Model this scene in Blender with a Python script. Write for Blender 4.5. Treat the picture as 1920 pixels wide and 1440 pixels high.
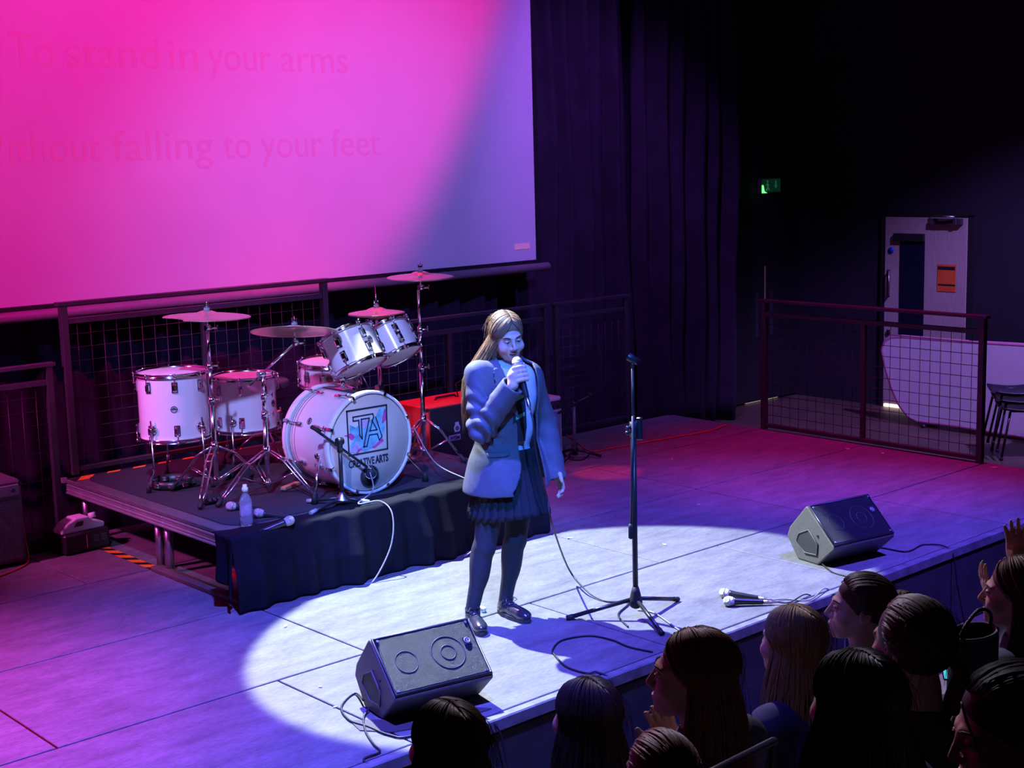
import bpy, math, random
import numpy as np
from mathutils import Vector, Matrix, Euler
for o in list(bpy.data.objects): bpy.data.objects.remove(o)
SC = bpy.context.scene
COL = SC.collection
V = Vector
PI = math.pi
# ------------------------------------------------------------------ camera
F_PX, YAW, PITCH, ROLL, CAM_H = 2669.64, 0.73114, 0.156941, -0.0263664, 2.25
FW = V((math.sin(YAW)*math.cos(PITCH), math.cos(YAW)*math.cos(PITCH), -math.sin(PITCH)))
_r = FW.cross(V((0, 0, 1))).normalized(); _u = _r.cross(FW)
RT = _r*math.cos(ROLL) + _u*math.sin(ROLL); UP = -_r*math.sin(ROLL) + _u*math.cos(ROLL)
CAM = V((0, 0, CAM_H))
FH = V((FW.x, FW.y, 0)).normalized(); RH = V((FH.y, -FH.x, 0))
cd = bpy.data.cameras.new('camera'); cd.sensor_width = 36; cd.lens = F_PX/1920*36; cd.clip_end = 100
cam = bpy.data.objects.new('camera', cd); COL.objects.link(cam)
cam.matrix_world = Matrix(((RT.x, UP.x, -FW.x, 0), (RT.y, UP.y, -FW.y, 0), (RT.z, UP.z, -FW.z, CAM_H), (0, 0, 0, 1)))
SC.camera = cam
SC.view_settings.view_transform = 'Standard'; SC.view_settings.look = 'None'
SC.view_settings.exposure = 0; SC.view_settings.gamma = 1; SC.view_settings.use_curve_mapping = False
# ------------------------------------------------------------------ world and stage lamps
w = bpy.data.worlds.new('world'); SC.world = w; w.use_nodes = True
w.node_tree.nodes['Background'].inputs[0].default_value = (.02, .015, .09, 1)
w.node_tree.nodes['Background'].inputs[1].default_value = .05
def spot(name, loc, tgt, col, power, half, blend=.3, sx=1, sy=1, rad=.06):
    l = bpy.data.lights.new(name, 'SPOT'); l.color = col; l.energy = power; l.shadow_soft_size = rad
    l.spot_size = math.radians(half*2); l.spot_blend = blend
    o = bpy.data.objects.new(name, l); COL.objects.link(o); o.location = loc
    d = V(tgt) - V(loc); o.rotation_euler = d.to_track_quat('-Z', 'Y').to_euler(); o.scale = (sx, sy, 1)
    return o
# hard white profile lamp above the riser that throws the pool around the singer
spot('white_profile_lamp', (4.55, 7.2, 4.05), (4.80, 5.05, 0), (.74, .87, 1.0), 4400, 22.0, .08, 1, .66, .03)
# blue wash from the front of house and from above
spot('blue_front_lamp', (1.6, .4, 5.2), (4.5, 5.15, .85), (.045, .20, 1.0), 3900, 7.2, .4, rad=.1)
spot('lavender_kit_lamp', (.8, 3.2, 5.2), (4.5, 7.0, .85), (.29, .34, 1.0), 2300, 11, .7, rad=.1)
spot('blue_top_lamp', (2.5, 3.2, 6.4), (3.1, 4.75, 0), (.10, .10, 1.0), 8600, 21, .95, rad=.12)
spot('blue_right_lamp', (7.2, 2.4, 6.2), (6.7, 4.7, 0), (.12, .07, 1.0), 5600, 21, .95, rad=.12)
# magenta washes
spot('magenta_left_lamp', (.4, 6.2, 4.8), (1.2, 6.0, 0), (1.0, .008, .20), 3000, 25, .9, rad=.1)
spot('pink_side_lamp', (.6, 7.75, 3.05), (3.8, 7.7, .6), (1.0, .09, .66), 700, 17, .7, rad=.1)
spot('magenta_right_lamp', (8.6, 5.4, 6.0), (8.6, 6.0, 0), (1.0, .010, .42), 1250, 19, .9, rad=.1)
# red lamps over the back of the stage
spot('red_back_lamp', (6.2, 7.9, 4.6), (5.7, 7.9, .4), (1.0, .03, .07), 520, 24, .8, rad=.1)
spot('red_pin_lamp', (6.9, 7.7, 4.4), (7.2, 7.02, 0), (1.0, .02, .02), 800, 3.6, .5, rad=.03)
# beams on the projection screen
spot('magenta_screen_lamp', (5.0, 3.8, 6.4), (4.11, 9.0, 5.54), (1.0, .010, .46), 1700, 42.8, .14, rad=.1)
spot('violet_screen_lamp', (6.4, 3.6, 4.2), (6.7, 9.0, 1.3), (.23, .17, 1.0), 700, 28, .95, rad=.1)
# added pale fill on the first rows, standing in for stage bounce
spot('added_audience_fill', (6.6, 7.6, 5.2), (3.1, 2.2, .7), (.80, .74, 1.0), 1300, 15, .9, rad=.1)
# violet spill on the curtain and in the wing
spot('violet_curtain_lamp', (7.6, 7.0, 5.6), (9.9, 9.3, 1.0), (.40, .10, 1.0), 700, 26, .9, rad=.1)
spot('violet_wing_lamp', (10.4, 4.3, 4.6), (12.2, 7.1, .2), (.40, .23, 1.0), 1500, 24, .8, rad=.1)
# added spots standing in for light the cymbals and drums throw on the screen
for x, z, sx, sz, pw, ha, a in ((4.15, 1.47, 4.93, 2.36, 9, 8, .5), (4.3, 1.4, 5.25, 2.20, 6, 7, -.4), (5.35, 1.6, 6.62, 2.40, 4, 4, .9), (5.3, 1.6, 6.95, 1.95, 4, 6, .6)):
    spot('glint_stand_in', (x, 7.0, z), (sx, 9.0, sz), (.25, .22, 1.0), pw, ha, 1., 1, .55, .05).rotation_euler.rotate_axis('Z', a)
# ------------------------------------------------------------------ helpers
def ray(x, y): return FW + RT*((x-960)/F_PX) - UP*((y-720)/F_PX)
def at(x, y, base, away=0.0):
    "point seen at (x, y) on the upright plane through base, pushed away from the camera"
    b = V(base) + FH*away; d = ray(x, y); return CAM + d*((b-CAM).dot(FH)/d.dot(FH))
def onz(x, y, z): d = ray(x, y); return CAM + d*((z-CAM_H)/d.z)
def ony(x, y, Y): d = ray(x, y); return CAM + d*(Y/d.y)
def onx(x, y, X): d = ray(x, y); return CAM + d*(X/d.x)
def dep(x, y, D): return CAM + ray(x, y)*D
MATS = {}
def mat(name, col, rough=.5, metal=0., var=.12, scale=8., bump=0., bscale=60., coat=0., emit=None, spec=.5, trans=0., alpha=1., stretch=None):
    if name in MATS: return MATS[name]
    m = bpy.data.materials.new(name); m.use_nodes = True; nt = m.node_tree; N = nt.nodes; L = nt.links
    b = N['Principled BSDF']; b.inputs['Roughness'].default_value = rough; b.inputs['Metallic'].default_value = metal
    b.inputs['Coat Weight'].default_value = coat; b.inputs['Specular IOR Level'].default_value = spec
    b.inputs['Transmission Weight'].default_value = trans; b.inputs['Alpha'].default_value = alpha
    tc = N.new('ShaderNodeTexCoord'); mp = N.new('ShaderNodeMapping'); L.new(tc.outputs['Object'], mp.inputs[0])
    if stretch: mp.inputs['Scale'].default_value = stretch
    nz = N.new('ShaderNodeTexNoise'); nz.inputs['Scale'].default_value = scale; nz.inputs['Detail'].default_value = 5
    L.new(mp.outputs[0], nz.inputs['Vector'])
    cr = N.new('ShaderNodeValToRGB'); e = cr.color_ramp.elements
    e[0].position = .3; e[1].position = .7
    e[0].color = [c*(1-var) for c in col[:3]]+[1]; e[1].color = [min(1, c*(1+var)) for c in col[:3]]+[1]
    L.new(nz.outputs[0], cr.inputs[0]); L.new(cr.outputs[0], b.inputs['Base Color'])
    if bump:
        n2 = N.new('ShaderNodeTexNoise'); n2.inputs['Scale'].default_value = bscale; n2.inputs['Detail'].default_value = 4
        L.new(mp.outputs[0], n2.inputs['Vector']); bp = N.new('ShaderNodeBump'); bp.inputs['Strength'].default_value = bump
        bp.inputs['Distance'].default_value = .01; L.new(n2.outputs[0], bp.inputs['Height']); L.new(bp.outputs[0], b.inputs['Normal'])
    if emit:
        b.inputs['Emission Color'].default_value = (*emit[:3], 1); b.inputs['Emission Strength'].default_value = emit[3]
    MATS[name] = m; return m
def frame(p, z, xhint=(1, 0, 0)):
    "4x4 matrix at p with local z along z"
    z = V(z).normalized(); x = V(xhint); x = x - z*x.dot(z)
    if x.length < 1e-4: x = V((0, 1, 0)) - z*z.y
    x.normalize(); y = z.cross(x); p = V(p)
    return Matrix(((x.x, y.x, z.x, p.x), (x.y, y.y, z.y, p.y), (x.z, y.z, z.z, p.z), (0, 0, 0, 1)))
T = Matrix.Translation
def RZ(a): return Matrix.Rotation(a, 4, 'Z')
class MB:
    "collects shapes in world space; build() links them as one mesh object"
    def __init__(s): s.v = []; s.f = []; s.s = []; s.mi = []; s.cur = 0
    def add(s, vs, fs, smooth=True, M=None):
        o = len(s.v); s.v += [tuple(M @ V(q)) if M else tuple(q) for q in vs]
        s.f += [[i+o for i in q] for q in fs]; s.s += [smooth]*len(fs); s.mi += [s.cur]*len(fs); return s
    def box(s, c, d, M=None, bev=0.):
        c = V(c); h = V(d)/2
        if not bev:
            vs = [c+V((x*h.x, y*h.y, z*h.z)) for x in (-1, 1) for y in (-1, 1) for z in (-1, 1)]
            return s.add(vs, [(0, 1, 3, 2), (4, 6, 7, 5), (0, 4, 5, 1), (2, 3, 7, 6), (0, 2, 6, 4), (1, 5, 7, 3)], False, M)
        b = min(bev, h.x*.99, h.y*.99, h.z*.99); vs = []; ix = {}
        for x in (-1, 1):
            for y in (-1, 1):
                for z in (-1, 1):
                    for k in range(3):
                        q = [h.x-b, h.y-b, h.z-b]; q[k] += b
                        ix[(x, y, z, k)] = len(vs); vs.append(c+V((x*q[0], y*q[1], z*q[2])))
        fs = []
        S = (-1, 1); order = ((-1, -1), (1, -1), (1, 1), (-1, 1))
        for sg in S:
            for k in range(3):
                f = []
                for a, bb in order:
                    q = [0, 0, 0]; q[k] = sg; q[(k+1) % 3] = a; q[(k+2) % 3] = bb; f.append(ix[(*q, k)])
                fs.append(f if sg > 0 else f[::-1])
        for k in range(3):
            k1, k2 = (k+1) % 3, (k+2) % 3
            for a in S:
                for bb in S:
                    q0 = [0, 0, 0]; q1 = [0, 0, 0]; q0[k] = -1; q1[k] = 1
                    q0[k1] = q1[k1] = a; q0[k2] = q1[k2] = bb
                    f = [ix[(*q0, k1)], ix[(*q1, k1)], ix[(*q1, k2)], ix[(*q0, k2)]]
                    fs.append(f if a*bb < 0 else f[::-1])
        for x in S:
            for y in S:
                for z in S:
                    f = [ix[(x, y, z, 0)], ix[(x, y, z, 1)], ix[(x, y, z, 2)]]; fs.append(f if x*y*z > 0 else f[::-1])
        return s.add(vs, fs, False, M)
    def lathe(s, prof, M=None, n=24, smooth=True, caps=True, arc=None):
        vs = []; fs = []; m = len(prof)
        for r, z in prof:
            for i in range(n):
                a = 2*PI*i/n; vs.append((r*math.cos(a), r*math.sin(a), z))
        for j in range(m-1):
            for i in range(n):
                k = (i+1) % n; fs.append((j*n+i, j*n+k, (j+1)*n+k, (j+1)*n+i))
        s.add(vs, fs, smooth, M)
        o = len(s.v)-len(vs)
        if caps:
            for j, rev in ((0, True), (m-1, False)):
                if prof[j][0] > 1e-5:
                    f = [o+j*n+i for i in range(n)]; s.f.append(f[::-1] if rev else f); s.s.append(False); s.mi.append(s.cur)
        return s
    def cyl(s, a, b, r0, r1=None, n=12):
        a = V(a); b = V(b); return s.lathe([(r0, 0), (r0 if r1 is None else r1, (b-a).length)], frame(a, b-a), n)
    def sph(s, c, r, n=14, M=None):
        r = (r, r, r) if isinstance(r, (int, float)) else r; m = n//2+1
        prof = [(math.sin(PI*j/m), -math.cos(PI*j/m)) for j in range(m+1)]; prof[0] = (1e-6, -1); prof[-1] = (1e-6, 1)
        return s.lathe(prof, (T(V(c)) if M is None else M) @ Matrix.Diagonal((*r, 1)), n, caps=False)
    def tube(s, pts, r, n=8, closed=False, caps=True, flat=1., up=None):
        P = [V(p) for p in pts]; m = len(P); R = r if isinstance(r, (list, tuple)) else [r]*m
        ts = []
        for i in range(m):
            a = P[i-1] if (i > 0 or closed) else P[i]; b = P[(i+1) % m] if (i < m-1 or closed) else P[i]
            t = b-a; ts.append(t.normalized() if t.length > 1e-9 else V((0, 0, 1)))
        x = V(up) if up else (V((0, 0, 1)) if abs(ts[0].z) < .9 else V((1, 0, 0)))
        vs = []; fs = []
        for i in range(m):
            x = x - ts[i]*x.dot(ts[i])
            if x.length < 1e-6: x = ts[i].orthogonal()
            x.normalize(); y = ts[i].cross(x)
            for k in range(n):
                a = 2*PI*k/n; vs.append(P[i]+x*(R[i]*math.cos(a))+y*(R[i]*flat*math.sin(a)))
        for i in range(m if closed else m-1):
            j = (i+1) % m
            for k in range(n):
                l = (k+1) % n; fs.append((i*n+k, i*n+l, j*n+l, j*n+k))
        if caps and not closed: fs += [list(range(n))[::-1], [(m-1)*n+k for k in range(n)]]
        return s.add(vs, fs, True)
    def torus(s, R, r, M=None, n=32, k=8):
        pts = [(R*math.cos(2*PI*i/n), R*math.sin(2*PI*i/n), 0) for i in range(n)]
        return s.tube([M @ V(p) if M else p for p in pts], r, k, True, up=(M.to_3x3() @ V((0, 0, 1)) if M else None))
    def prism(s, poly, z0, z1, M=None, smooth=False):
        n = len(poly); vs = [(x, y, z0) for x, y in poly]+[(x, y, z1) for x, y in poly]
        fs = [list(range(n))[::-1], list(range(n, 2*n))]+[(i, (i+1) % n, n+(i+1) % n, n+i) for i in range(n)]
        return s.add(vs, fs, smooth, M)
    def grid(s, fn, nu, nv, smooth=True, flip=False):
        vs = [fn(i/nu, j/nv) for j in range(nv+1) for i in range(nu+1)]; fs = []
        for j in range(nv):
            for i in range(nu):
                a = j*(nu+1)+i; q = (a, a+1, a+nu+2, a+nu+1); fs.append(q[::-1] if flip else q)
        return s.add(vs, fs, smooth)
    def mesh(s, name, mats, org=(0, 0, 0)):
        me = bpy.data.meshes.new(name); o = V(org)
        me.from_pydata([V(q)-o for q in s.v], [], s.f); me.polygons.foreach_set('use_smooth', s.s)
        for m in (mats if isinstance(mats, (list, tuple)) else [mats]): me.materials.append(m)
        me.polygons.foreach_set('material_index', s.mi); me.update(); return me
    def build(s, name, mats, parent=None, label=None, org=None):
        root = parent
        while root and root.parent: root = root.parent
        o = V(org) if org is not None else (root.location.copy() if root else V((0, 0, 0)))
        ob = bpy.data.objects.new(name, s.mesh(name, mats, o)); COL.objects.link(ob)
        if parent: ob.parent = parent
        else: ob.location = o
        if label: ob['label'] = label
        return ob
def link(name, me, parent, M, label=None):
    "one more part that shares mesh data; M is in world space"
    ob = bpy.data.objects.new(name, me); COL.objects.link(ob); root = parent
    while root.parent: root = root.parent
    ob.parent = parent; ob.matrix_local = T(-root.location) @ M
    if label: ob['label'] = label
    return ob
def tag(o, label, cat, group=None):
    o['label'] = label; o['category'] = cat
    if group: o['group'] = group
    return o
def thing(name, label, cat, loc, group=None):
    o = bpy.data.objects.new(name, None); COL.objects.link(o); o.location = loc; o.empty_display_size = .1
    return tag(o, label, cat, group)
def struct(o): o['kind'] = 'structure'; return o
def copy_tree(o, parent=None):
    c = o.copy(); COL.objects.link(c)
    if parent: c.parent = parent; c.matrix_parent_inverse = o.matrix_parent_inverse
    for ch in list(o.children): copy_tree(ch, c)
    return c
def text(name, body, M, size, m, parent, width=None, bold=0., ext=.0006, align='LEFT', sx=None):
    "flat lettering as a mesh; M maps text plane (x right, y up) to world"
    c = bpy.data.curves.new('t', 'FONT'); c.body = body; c.size = size; c.offset = bold; c.extrude = ext; c.align_x = align; c.resolution_u = 3
    t = bpy.data.objects.new('t', c); COL.objects.link(t); bpy.context.view_layer.update()
    dg = bpy.context.evaluated_depsgraph_get(); me = bpy.data.meshes.new_from_object(t.evaluated_get(dg))
    bpy.data.objects.remove(t); me.name = name
    if width:
        xs = [q.co.x for q in me.vertices]; k = width/(max(xs)-min(xs)); x0 = min(xs)
        for q in me.vertices: q.co.x = (q.co.x-x0)*k
    root = parent
    while root.parent: root = root.parent
    me.transform(T(-root.location) @ M); me.materials.clear(); me.materials.append(m)
    ob = bpy.data.objects.new(name, me); COL.objects.link(ob); ob.parent = parent; return ob
def catmull(P, n):
    P = [V(p) for p in P]; out = []; m = len(P)-1
    for k in range(n):
        u = k/(n-1)*m; i = min(int(u), m-1); t = u-i
        a = P[max(i-1, 0)]; b = P[i]; c = P[i+1]; d = P[min(i+2, m)]
        out.append(.5*((2*b)+(c-a)*t+(2*a-5*b+4*c-d)*t*t+(3*b-a-3*c+d)*t**3))
    return out
# ---- smooth implicit bodies, meshed with surface nets
def smin(a, b, k):
    if k <= 0: return np.minimum(a, b)
    h = np.clip(.5+.5*(b-a)/k, 0, 1); return b+(a-b)*h-k*h*(1-h)
class SDF:
    def __init__(s, lo, hi, h):
        s.h = h; s.lo = np.array(lo, np.float32); n = np.ceil((np.array(hi)-s.lo)/h).astype(int)+1
        s.ax = [s.lo[i]+h*np.arange(n[i], dtype=np.float32) for i in range(3)]; s.d = np.full(n, .5, np.float32)
    def _slab(s, lo, hi):
        sl = []
        for i in range(3):
            a = int(max(0, math.floor((lo[i]-s.lo[i])/s.h))); b = int(min(len(s.ax[i]), math.ceil((hi[i]-s.lo[i])/s.h)+1))
            if b <= a: return None, None
            sl.append(slice(a, b))
        return tuple(sl), np.meshgrid(*[s.ax[i][sl[i]] for i in range(3)], indexing='ij', sparse=True)
    def _mix(s, sl, d, k, op):
        if op == 'sub': s.d[sl] = -smin(-s.d[sl], d, k)
        else: s.d[sl] = smin(s.d[sl], d, k)
    def cap(s, a, b, r0, r1=None, k=.02, op='add'):
        r1 = r0 if r1 is None else r1; a = np.array(a, float); b = np.array(b, float); m = max(r0, r1)+k*1.5+3*s.h
        sl, G = s._slab(np.minimum(a, b)-m, np.maximum(a, b)+m)
        if sl is None: return s
        ab = b-a; L = max(ab@ab, 1e-9); p = [G[i]-a[i] for i in range(3)]
        t = np.clip((p[0]*ab[0]+p[1]*ab[1]+p[2]*ab[2])/L, 0, 1)
        d = np.sqrt(sum((p[i]-t*ab[i])**2 for i in range(3)))-(r0+(r1-r0)*t)
        s._mix(sl, d.astype(np.float32), k, op); return s
    def ell(s, c, r, R=None, k=.02, op='add'):
        c = np.array(c, float); r = np.array(r, float); R = np.eye(3) if R is None else np.array(R)
        m = max(r)+k*1.5+3*s.h; sl, G = s._slab(c-m, c+m)
        if sl is None: return s
        p = [G[i]-c[i] for i in range(3)]
        q = [(R[0, i]*p[0]+R[1, i]*p[1]+R[2, i]*p[2])/r[i] for i in range(3)]
        k0 = np.sqrt(q[0]**2+q[1]**2+q[2]**2); k1 = np.sqrt((q[0]/r[0])**2+(q[1]/r[1])**2+(q[2]/r[2])**2)+1e-9
        s._mix(sl, (k0*(k0-1)/k1).astype(np.float32), k, op); return s
    def chain(s, P, R, k=.01):
        for i in range(len(P)-1): s.cap(P[i], P[i+1], R[i], R[i+1], k)
        return s
    def full(s): return np.meshgrid(*s.ax, indexing='ij', sparse=True)
    def nets(s):
        d = s.d; ins = d < 0; nx, ny, nz = d.shape
        cnt = np.zeros((nx-1, ny-1, nz-1), np.int8)
        for i in (0, 1):
            for j in (0, 1):
                for k in (0, 1): cnt += ins[i:nx-1+i, j:ny-1+j, k:nz-1+k]
        act = np.argwhere((cnt > 0) & (cnt < 8)); idx = np.full(cnt.shape, -1, np.int32)
        idx[act[:, 0], act[:, 1], act[:, 2]] = np.arange(len(act))
        cor = [(i, j, k) for i in (0, 1) for j in (0, 1) for k in (0, 1)]
        val = np.stack([d[act[:, 0]+c[0], act[:, 1]+c[1], act[:, 2]+c[2]] for c in cor], 1)
        acc = np.zeros((len(act), 3)); num = np.zeros(len(act))
        for a in range(8):
            for b in range(a+1, 8):
                if sum(abs(cor[a][q]-cor[b][q]) for q in range(3)) != 1: continue
                va, vb = val[:, a], val[:, b]; m = (va < 0) != (vb < 0)
                t = np.where(m, va/np.where(m, va-vb, 1), 0)
                p = np.array(cor[a])[None]+t[:, None]*(np.array(cor[b])-np.array(cor[a]))[None]
                acc += p*m[:, None]; num += m
        vs = s.lo+s.h*(act+acc/num[:, None]); fs = []
        for ax in range(3):
            sl0 = [slice(None)]*3; sl1 = [slice(None)]*3; sl0[ax] = slice(0, -1); sl1[ax] = slice(1, None)
            a = ins[tuple(sl0)]; b = ins[tuple(sl1)]; u, v = (ax+1) % 3, (ax+2) % 3
            e = np.argwhere(a != b); e = e[(e[:, u] > 0) & (e[:, v] > 0) & (e[:, u] < d.shape[u]-1) & (e[:, v] < d.shape[v]-1)]
            q = []
            for du, dv in ((1, 1), (0, 1), (0, 0), (1, 0)):
                c = e.copy(); c[:, u] -= du; c[:, v] -= dv; q.append(idx[c[:, 0], c[:, 1], c[:, 2]])
            q = np.stack(q, 1); fl = ~a[e[:, 0], e[:, 1], e[:, 2]]; q[fl] = q[fl][:, ::-1]; fs.append(q)
        return vs, np.concatenate(fs)
    def build(s, name, mats, parent=None, slot=None, org=None, smooth=2):
        vs, fs = s.nets()
        # light Laplacian smoothing
        for _ in range(smooth):
            acc = np.zeros_like(vs); n = np.zeros(len(vs))
            for a, b in ((0, 1), (1, 2), (2, 3), (3, 0)):
                for p, q in ((a, b), (b, a)):
                    np.add.at(acc, fs[:, p], vs[fs[:, q]]); np.add.at(n, fs[:, p], 1)
            vs = vs*.5+.5*acc/n[:, None]
        root = parent
        while root and root.parent: root = root.parent
        o = V(org) if org is not None else (root.location.copy() if root else V((0, 0, 0)))
        me = bpy.data.meshes.new(name); loc = vs-np.array(o)
        me.vertices.add(len(loc)); me.vertices.foreach_set('co', loc.astype(np.float32).ravel())
        me.loops.add(fs.size); me.loops.foreach_set('vertex_index', fs.astype(np.int32).ravel())
        me.polygons.add(len(fs)); me.polygons.foreach_set('loop_start', np.arange(0, fs.size, 4, dtype=np.int32))
        me.update(calc_edges=True); me.validate()
        me.polygons.foreach_set('use_smooth', np.ones(len(me.polygons), bool))
        for m in (mats if isinstance(mats, (list, tuple)) else [mats]): me.materials.append(m)
        if slot is not None and len(me.polygons) == len(fs):
            me.polygons.foreach_set('material_index', slot(vs[fs].mean(1)).astype(np.int32))
        me.update()
        ob = bpy.data.objects.new(name, me); COL.objects.link(ob)
        if parent: ob.parent = parent
        else: ob.location = o
        return ob
# ------------------------------------------------------------------ materials
FLOOR_Z = -.47
def deck_material():
    m = bpy.data.materials.new('painted_stage_board'); m.use_nodes = True; N = m.node_tree.nodes; L = m.node_tree.links; b = N['Principled BSDF']
    g = N.new('ShaderNodeNewGeometry')
    mp = N.new('ShaderNodeMapping'); mp.inputs['Scale'].default_value = (.55, 1.6, 1); mp.inputs['Rotation'].default_value = (0, 0, .25); L.new(g.outputs['Position'], mp.inputs[0])
    n1 = N.new('ShaderNodeTexNoise'); n1.inputs['Scale'].default_value = 7; n1.inputs['Detail'].default_value = 8; n1.inputs['Roughness'].default_value = .65; L.new(mp.outputs[0], n1.inputs['Vector'])
    n2 = N.new('ShaderNodeTexNoise'); n2.inputs['Scale'].default_value = 1.3; n2.inputs['Detail'].default_value = 3; L.new(g.outputs['Position'], n2.inputs['Vector'])
    n3 = N.new('ShaderNodeTexNoise'); n3.inputs['Scale'].default_value = 55; n3.inputs['Detail'].default_value = 3; L.new(mp.outputs[0], n3.inputs['Vector'])
    c1 = N.new('ShaderNodeValToRGB'); e = c1.color_ramp.elements; e[0].position = .3; e[0].color = (.125, .125, .13, 1); e[1].position = .66; e[1].color = (.215, .215, .22, 1)
    c3 = N.new('ShaderNodeValToRGB'); e = c3.color_ramp.elements; e[0].position = .36; e[0].color = (.80, .80, .80, 1); e[1].position = .6; e[1].color = (1, 1, 1, 1)
    c2 = N.new('ShaderNodeValToRGB'); e = c2.color_ramp.elements; e[0].position = .3; e[0].color = (.82, .82, .82, 1); e[1].position = .7; e[1].color = (1, 1, 1, 1)
    x1 = N.new('ShaderNodeMix'); x1.data_type = 'RGBA'; x1.blend_type = 'MULTIPLY'; x1.inputs[0].default_value = 1
    x2 = N.new('ShaderNodeMix'); x2.data_type = 'RGBA'; x2.blend_type = 'MULTIPLY'; x2.inputs[0].default_value = 1
    L.new(n1.outputs[0], c1.inputs[0]); L.new(n2.outputs[0], c2.inputs[0]); L.new(n3.outputs[0], c3.inputs[0])
    L.new(c1.outputs[0], x1.inputs[6]); L.new(c2.outputs[0], x1.inputs[7]); L.new(x1.outputs[2], x2.inputs[6]); L.new(c3.outputs[0], x2.inputs[7])
    L.new(x2.outputs[2], b.inputs['Base Color']); b.inputs['Roughness'].default_value = .62; b.inputs['Specular IOR Level'].default_value = .25
    bp = N.new('ShaderNodeBump'); bp.inputs['Strength'].default_value = .25; bp.inputs['Distance'].default_value = .004; L.new(n1.outputs[0], bp.inputs['Height']); L.new(bp.outputs[0], b.inputs['Normal'])
    return m
DECK = deck_material()
BLACK = mat('black_paint', (.012, .012, .015), .6, var=.25, scale=5)
BLACKGLOSS = mat('black_plastic', (.018, .018, .022), .38, var=.2, scale=30)
RUBBER = mat('black_rubber', (.012, .012, .012), .7)
CHROME = mat('chrome', (.82, .82, .84), .14, 1., var=.04, scale=3)
STEEL = mat('dull_steel', (.55, .55, .57), .35, 1., var=.1, scale=12)
RAILM = mat('black_rail_paint', (.04, .037, .05), .42, var=.2, scale=10)
WIREM = mat('dark_wire', (.045, .04, .05), .4, .4, var=.2, scale=10)
WALLM = mat('black_wall_paint', (.012, .010, .022), .85, var=.2, scale=2, bump=.1, bscale=30)
DRAPE = mat('black_velvet', (.022, .016, .034), .8, var=.3, scale=4, spec=.3)
CLOTH = mat('black_cotton', (.008, .008, .013), .85, var=.25, scale=9, bump=.2, bscale=200, spec=.1)
ALU = mat('ribbed_aluminium', (.50, .50, .52), .4, .7, var=.12, scale=10)
CARPET = mat('charcoal_carpet', (.06, .06, .075), .95, var=.55, scale=260, bump=.9, bscale=320, spec=.1)
# ------------------------------------------------------------------ stage deck
fl = struct(MB().box((5, 3.35, FLOOR_Z-.05), (16, 12.9, .1)).build('floor', mat('dark_hall_floor', (.10, .065, .05), .5, var=.25, scale=3)))
deck = struct(MB().box((4.1, 6.22, FLOOR_Z/2-.022), (10.18, 4.02, -FLOOR_Z-.045)).build('stage_deck', BLACK))
ROWS = [(4.215, 5.195, (-1, .2, 1.7, 3.22, 4.74, 6.22, 7.76, 9.2)), (5.195, 6.21, (-1, .7, 2.2, 3.72, 5.74, 7.215, 9.2)),
        (6.21, 7.22, (-1, .7, 2.2, 3.72, 5.74, 7.23, 9.2)), (7.22, 8.235, (-1, .2, 1.7, 3.3, 4.74, 6.22, 7.76, 9.2))]
for y0, y1, xs in ROWS:
    for a, b in zip(xs, xs[1:]):
        MB().box(((a+b)/2, (y0+y1)/2, -.022), (b-a-.010, y1-y0-.014, .044), bev=.003).build('stage_panel', DECK, deck)
EDGE = mat('worn_edge_strip', (.16, .16, .17), .5, var=.35, scale=14)
MB().box((4.1, 4.192, -.03), (10.2, .05, .058), bev=.006).build('nosing', EDGE, deck)
MB().box((9.215, 6.2, -.03), (.03, 4.0, .058), bev=.006).build('nosing', EDGE, deck)
for i in range(7): MB().box((-.3+i*1.47, 4.19, -.265), (1.46, .03, .40), bev=.004).build('fascia_board', mat('fascia_black', (.03, .028, .026), .8, var=.3, scale=5), deck)
# ------------------------------------------------------------------ room shell
struct(MB().box((5, 9.77, 3.4), (16, .1, 7.9)).build('wall_back', WALLM))
struct(MB().box((13.05, 3.3, 3.4), (.1, 12.9, 7.9)).build('wall_right', WALLM))
struct(MB().box((-3.05, 3.3, 3.4), (.1, 12.9, 7.9)).build('wall_left', WALLM))
struct(MB().box((5, -3.15, 3.4), (16, .1, 7.9)).build('wall_front', WALLM))
struct(MB().box((5, 3.3, 7.4), (16.2, 13, .1)).build('ceiling', WALLM))
# raked seating tiers under the audience
TIERM = mat('tier_carpet', (.03, .03, .04), .9, var=.3, scale=60)
for i, (y0, y1, z) in enumerate(((1.62, 2.12, -.17), (.95, 1.62, .08), (-3.1, .95, .40))):
    struct(MB().box((4.5, (y0+y1)/2, (FLOOR_Z+z)/2), (14.8, y1-y0, z-FLOOR_Z)).build('floor_tier', TIERM))
# ------------------------------------------------------------------ doors and sign on the far walls
X = 13.0
def wx(x, y): p = onx(x, y, X-.05); return p.y, p.z
d1 = struct(bpy.data.objects.new('door_1', None)); COL.objects.link(d1); d1.location = (12.97, 8.05, FLOOR_Z); d1['label'] = 'pale wooden door with narrow glazed panel in the far wall'
y0, y1, zt = 7.565, 8.515, 1.545
DOORW = mat('pale_door_veneer', (.42, .36, .33), .5, var=.1, scale=6, stretch=(1, 8, 1))
MB().box((12.975, (y0+y1)/2, (zt+FLOOR_Z)/2+.02), (.045, y1-y0, zt-FLOOR_Z-.04), bev=.003).build('leaf', DOORW, d1)
fr = MB(); fr.box((12.985, y0-.03, .54), (.05, .05, 2.06)); fr.box((12.985, y1+.03, .54), (.05, .05, 2.06)); fr.box((12.985, (y0+y1)/2, zt+.035), (.05, y1-y0+.11, .05))
fr.build('door_frame', BLACK, d1)
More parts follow.
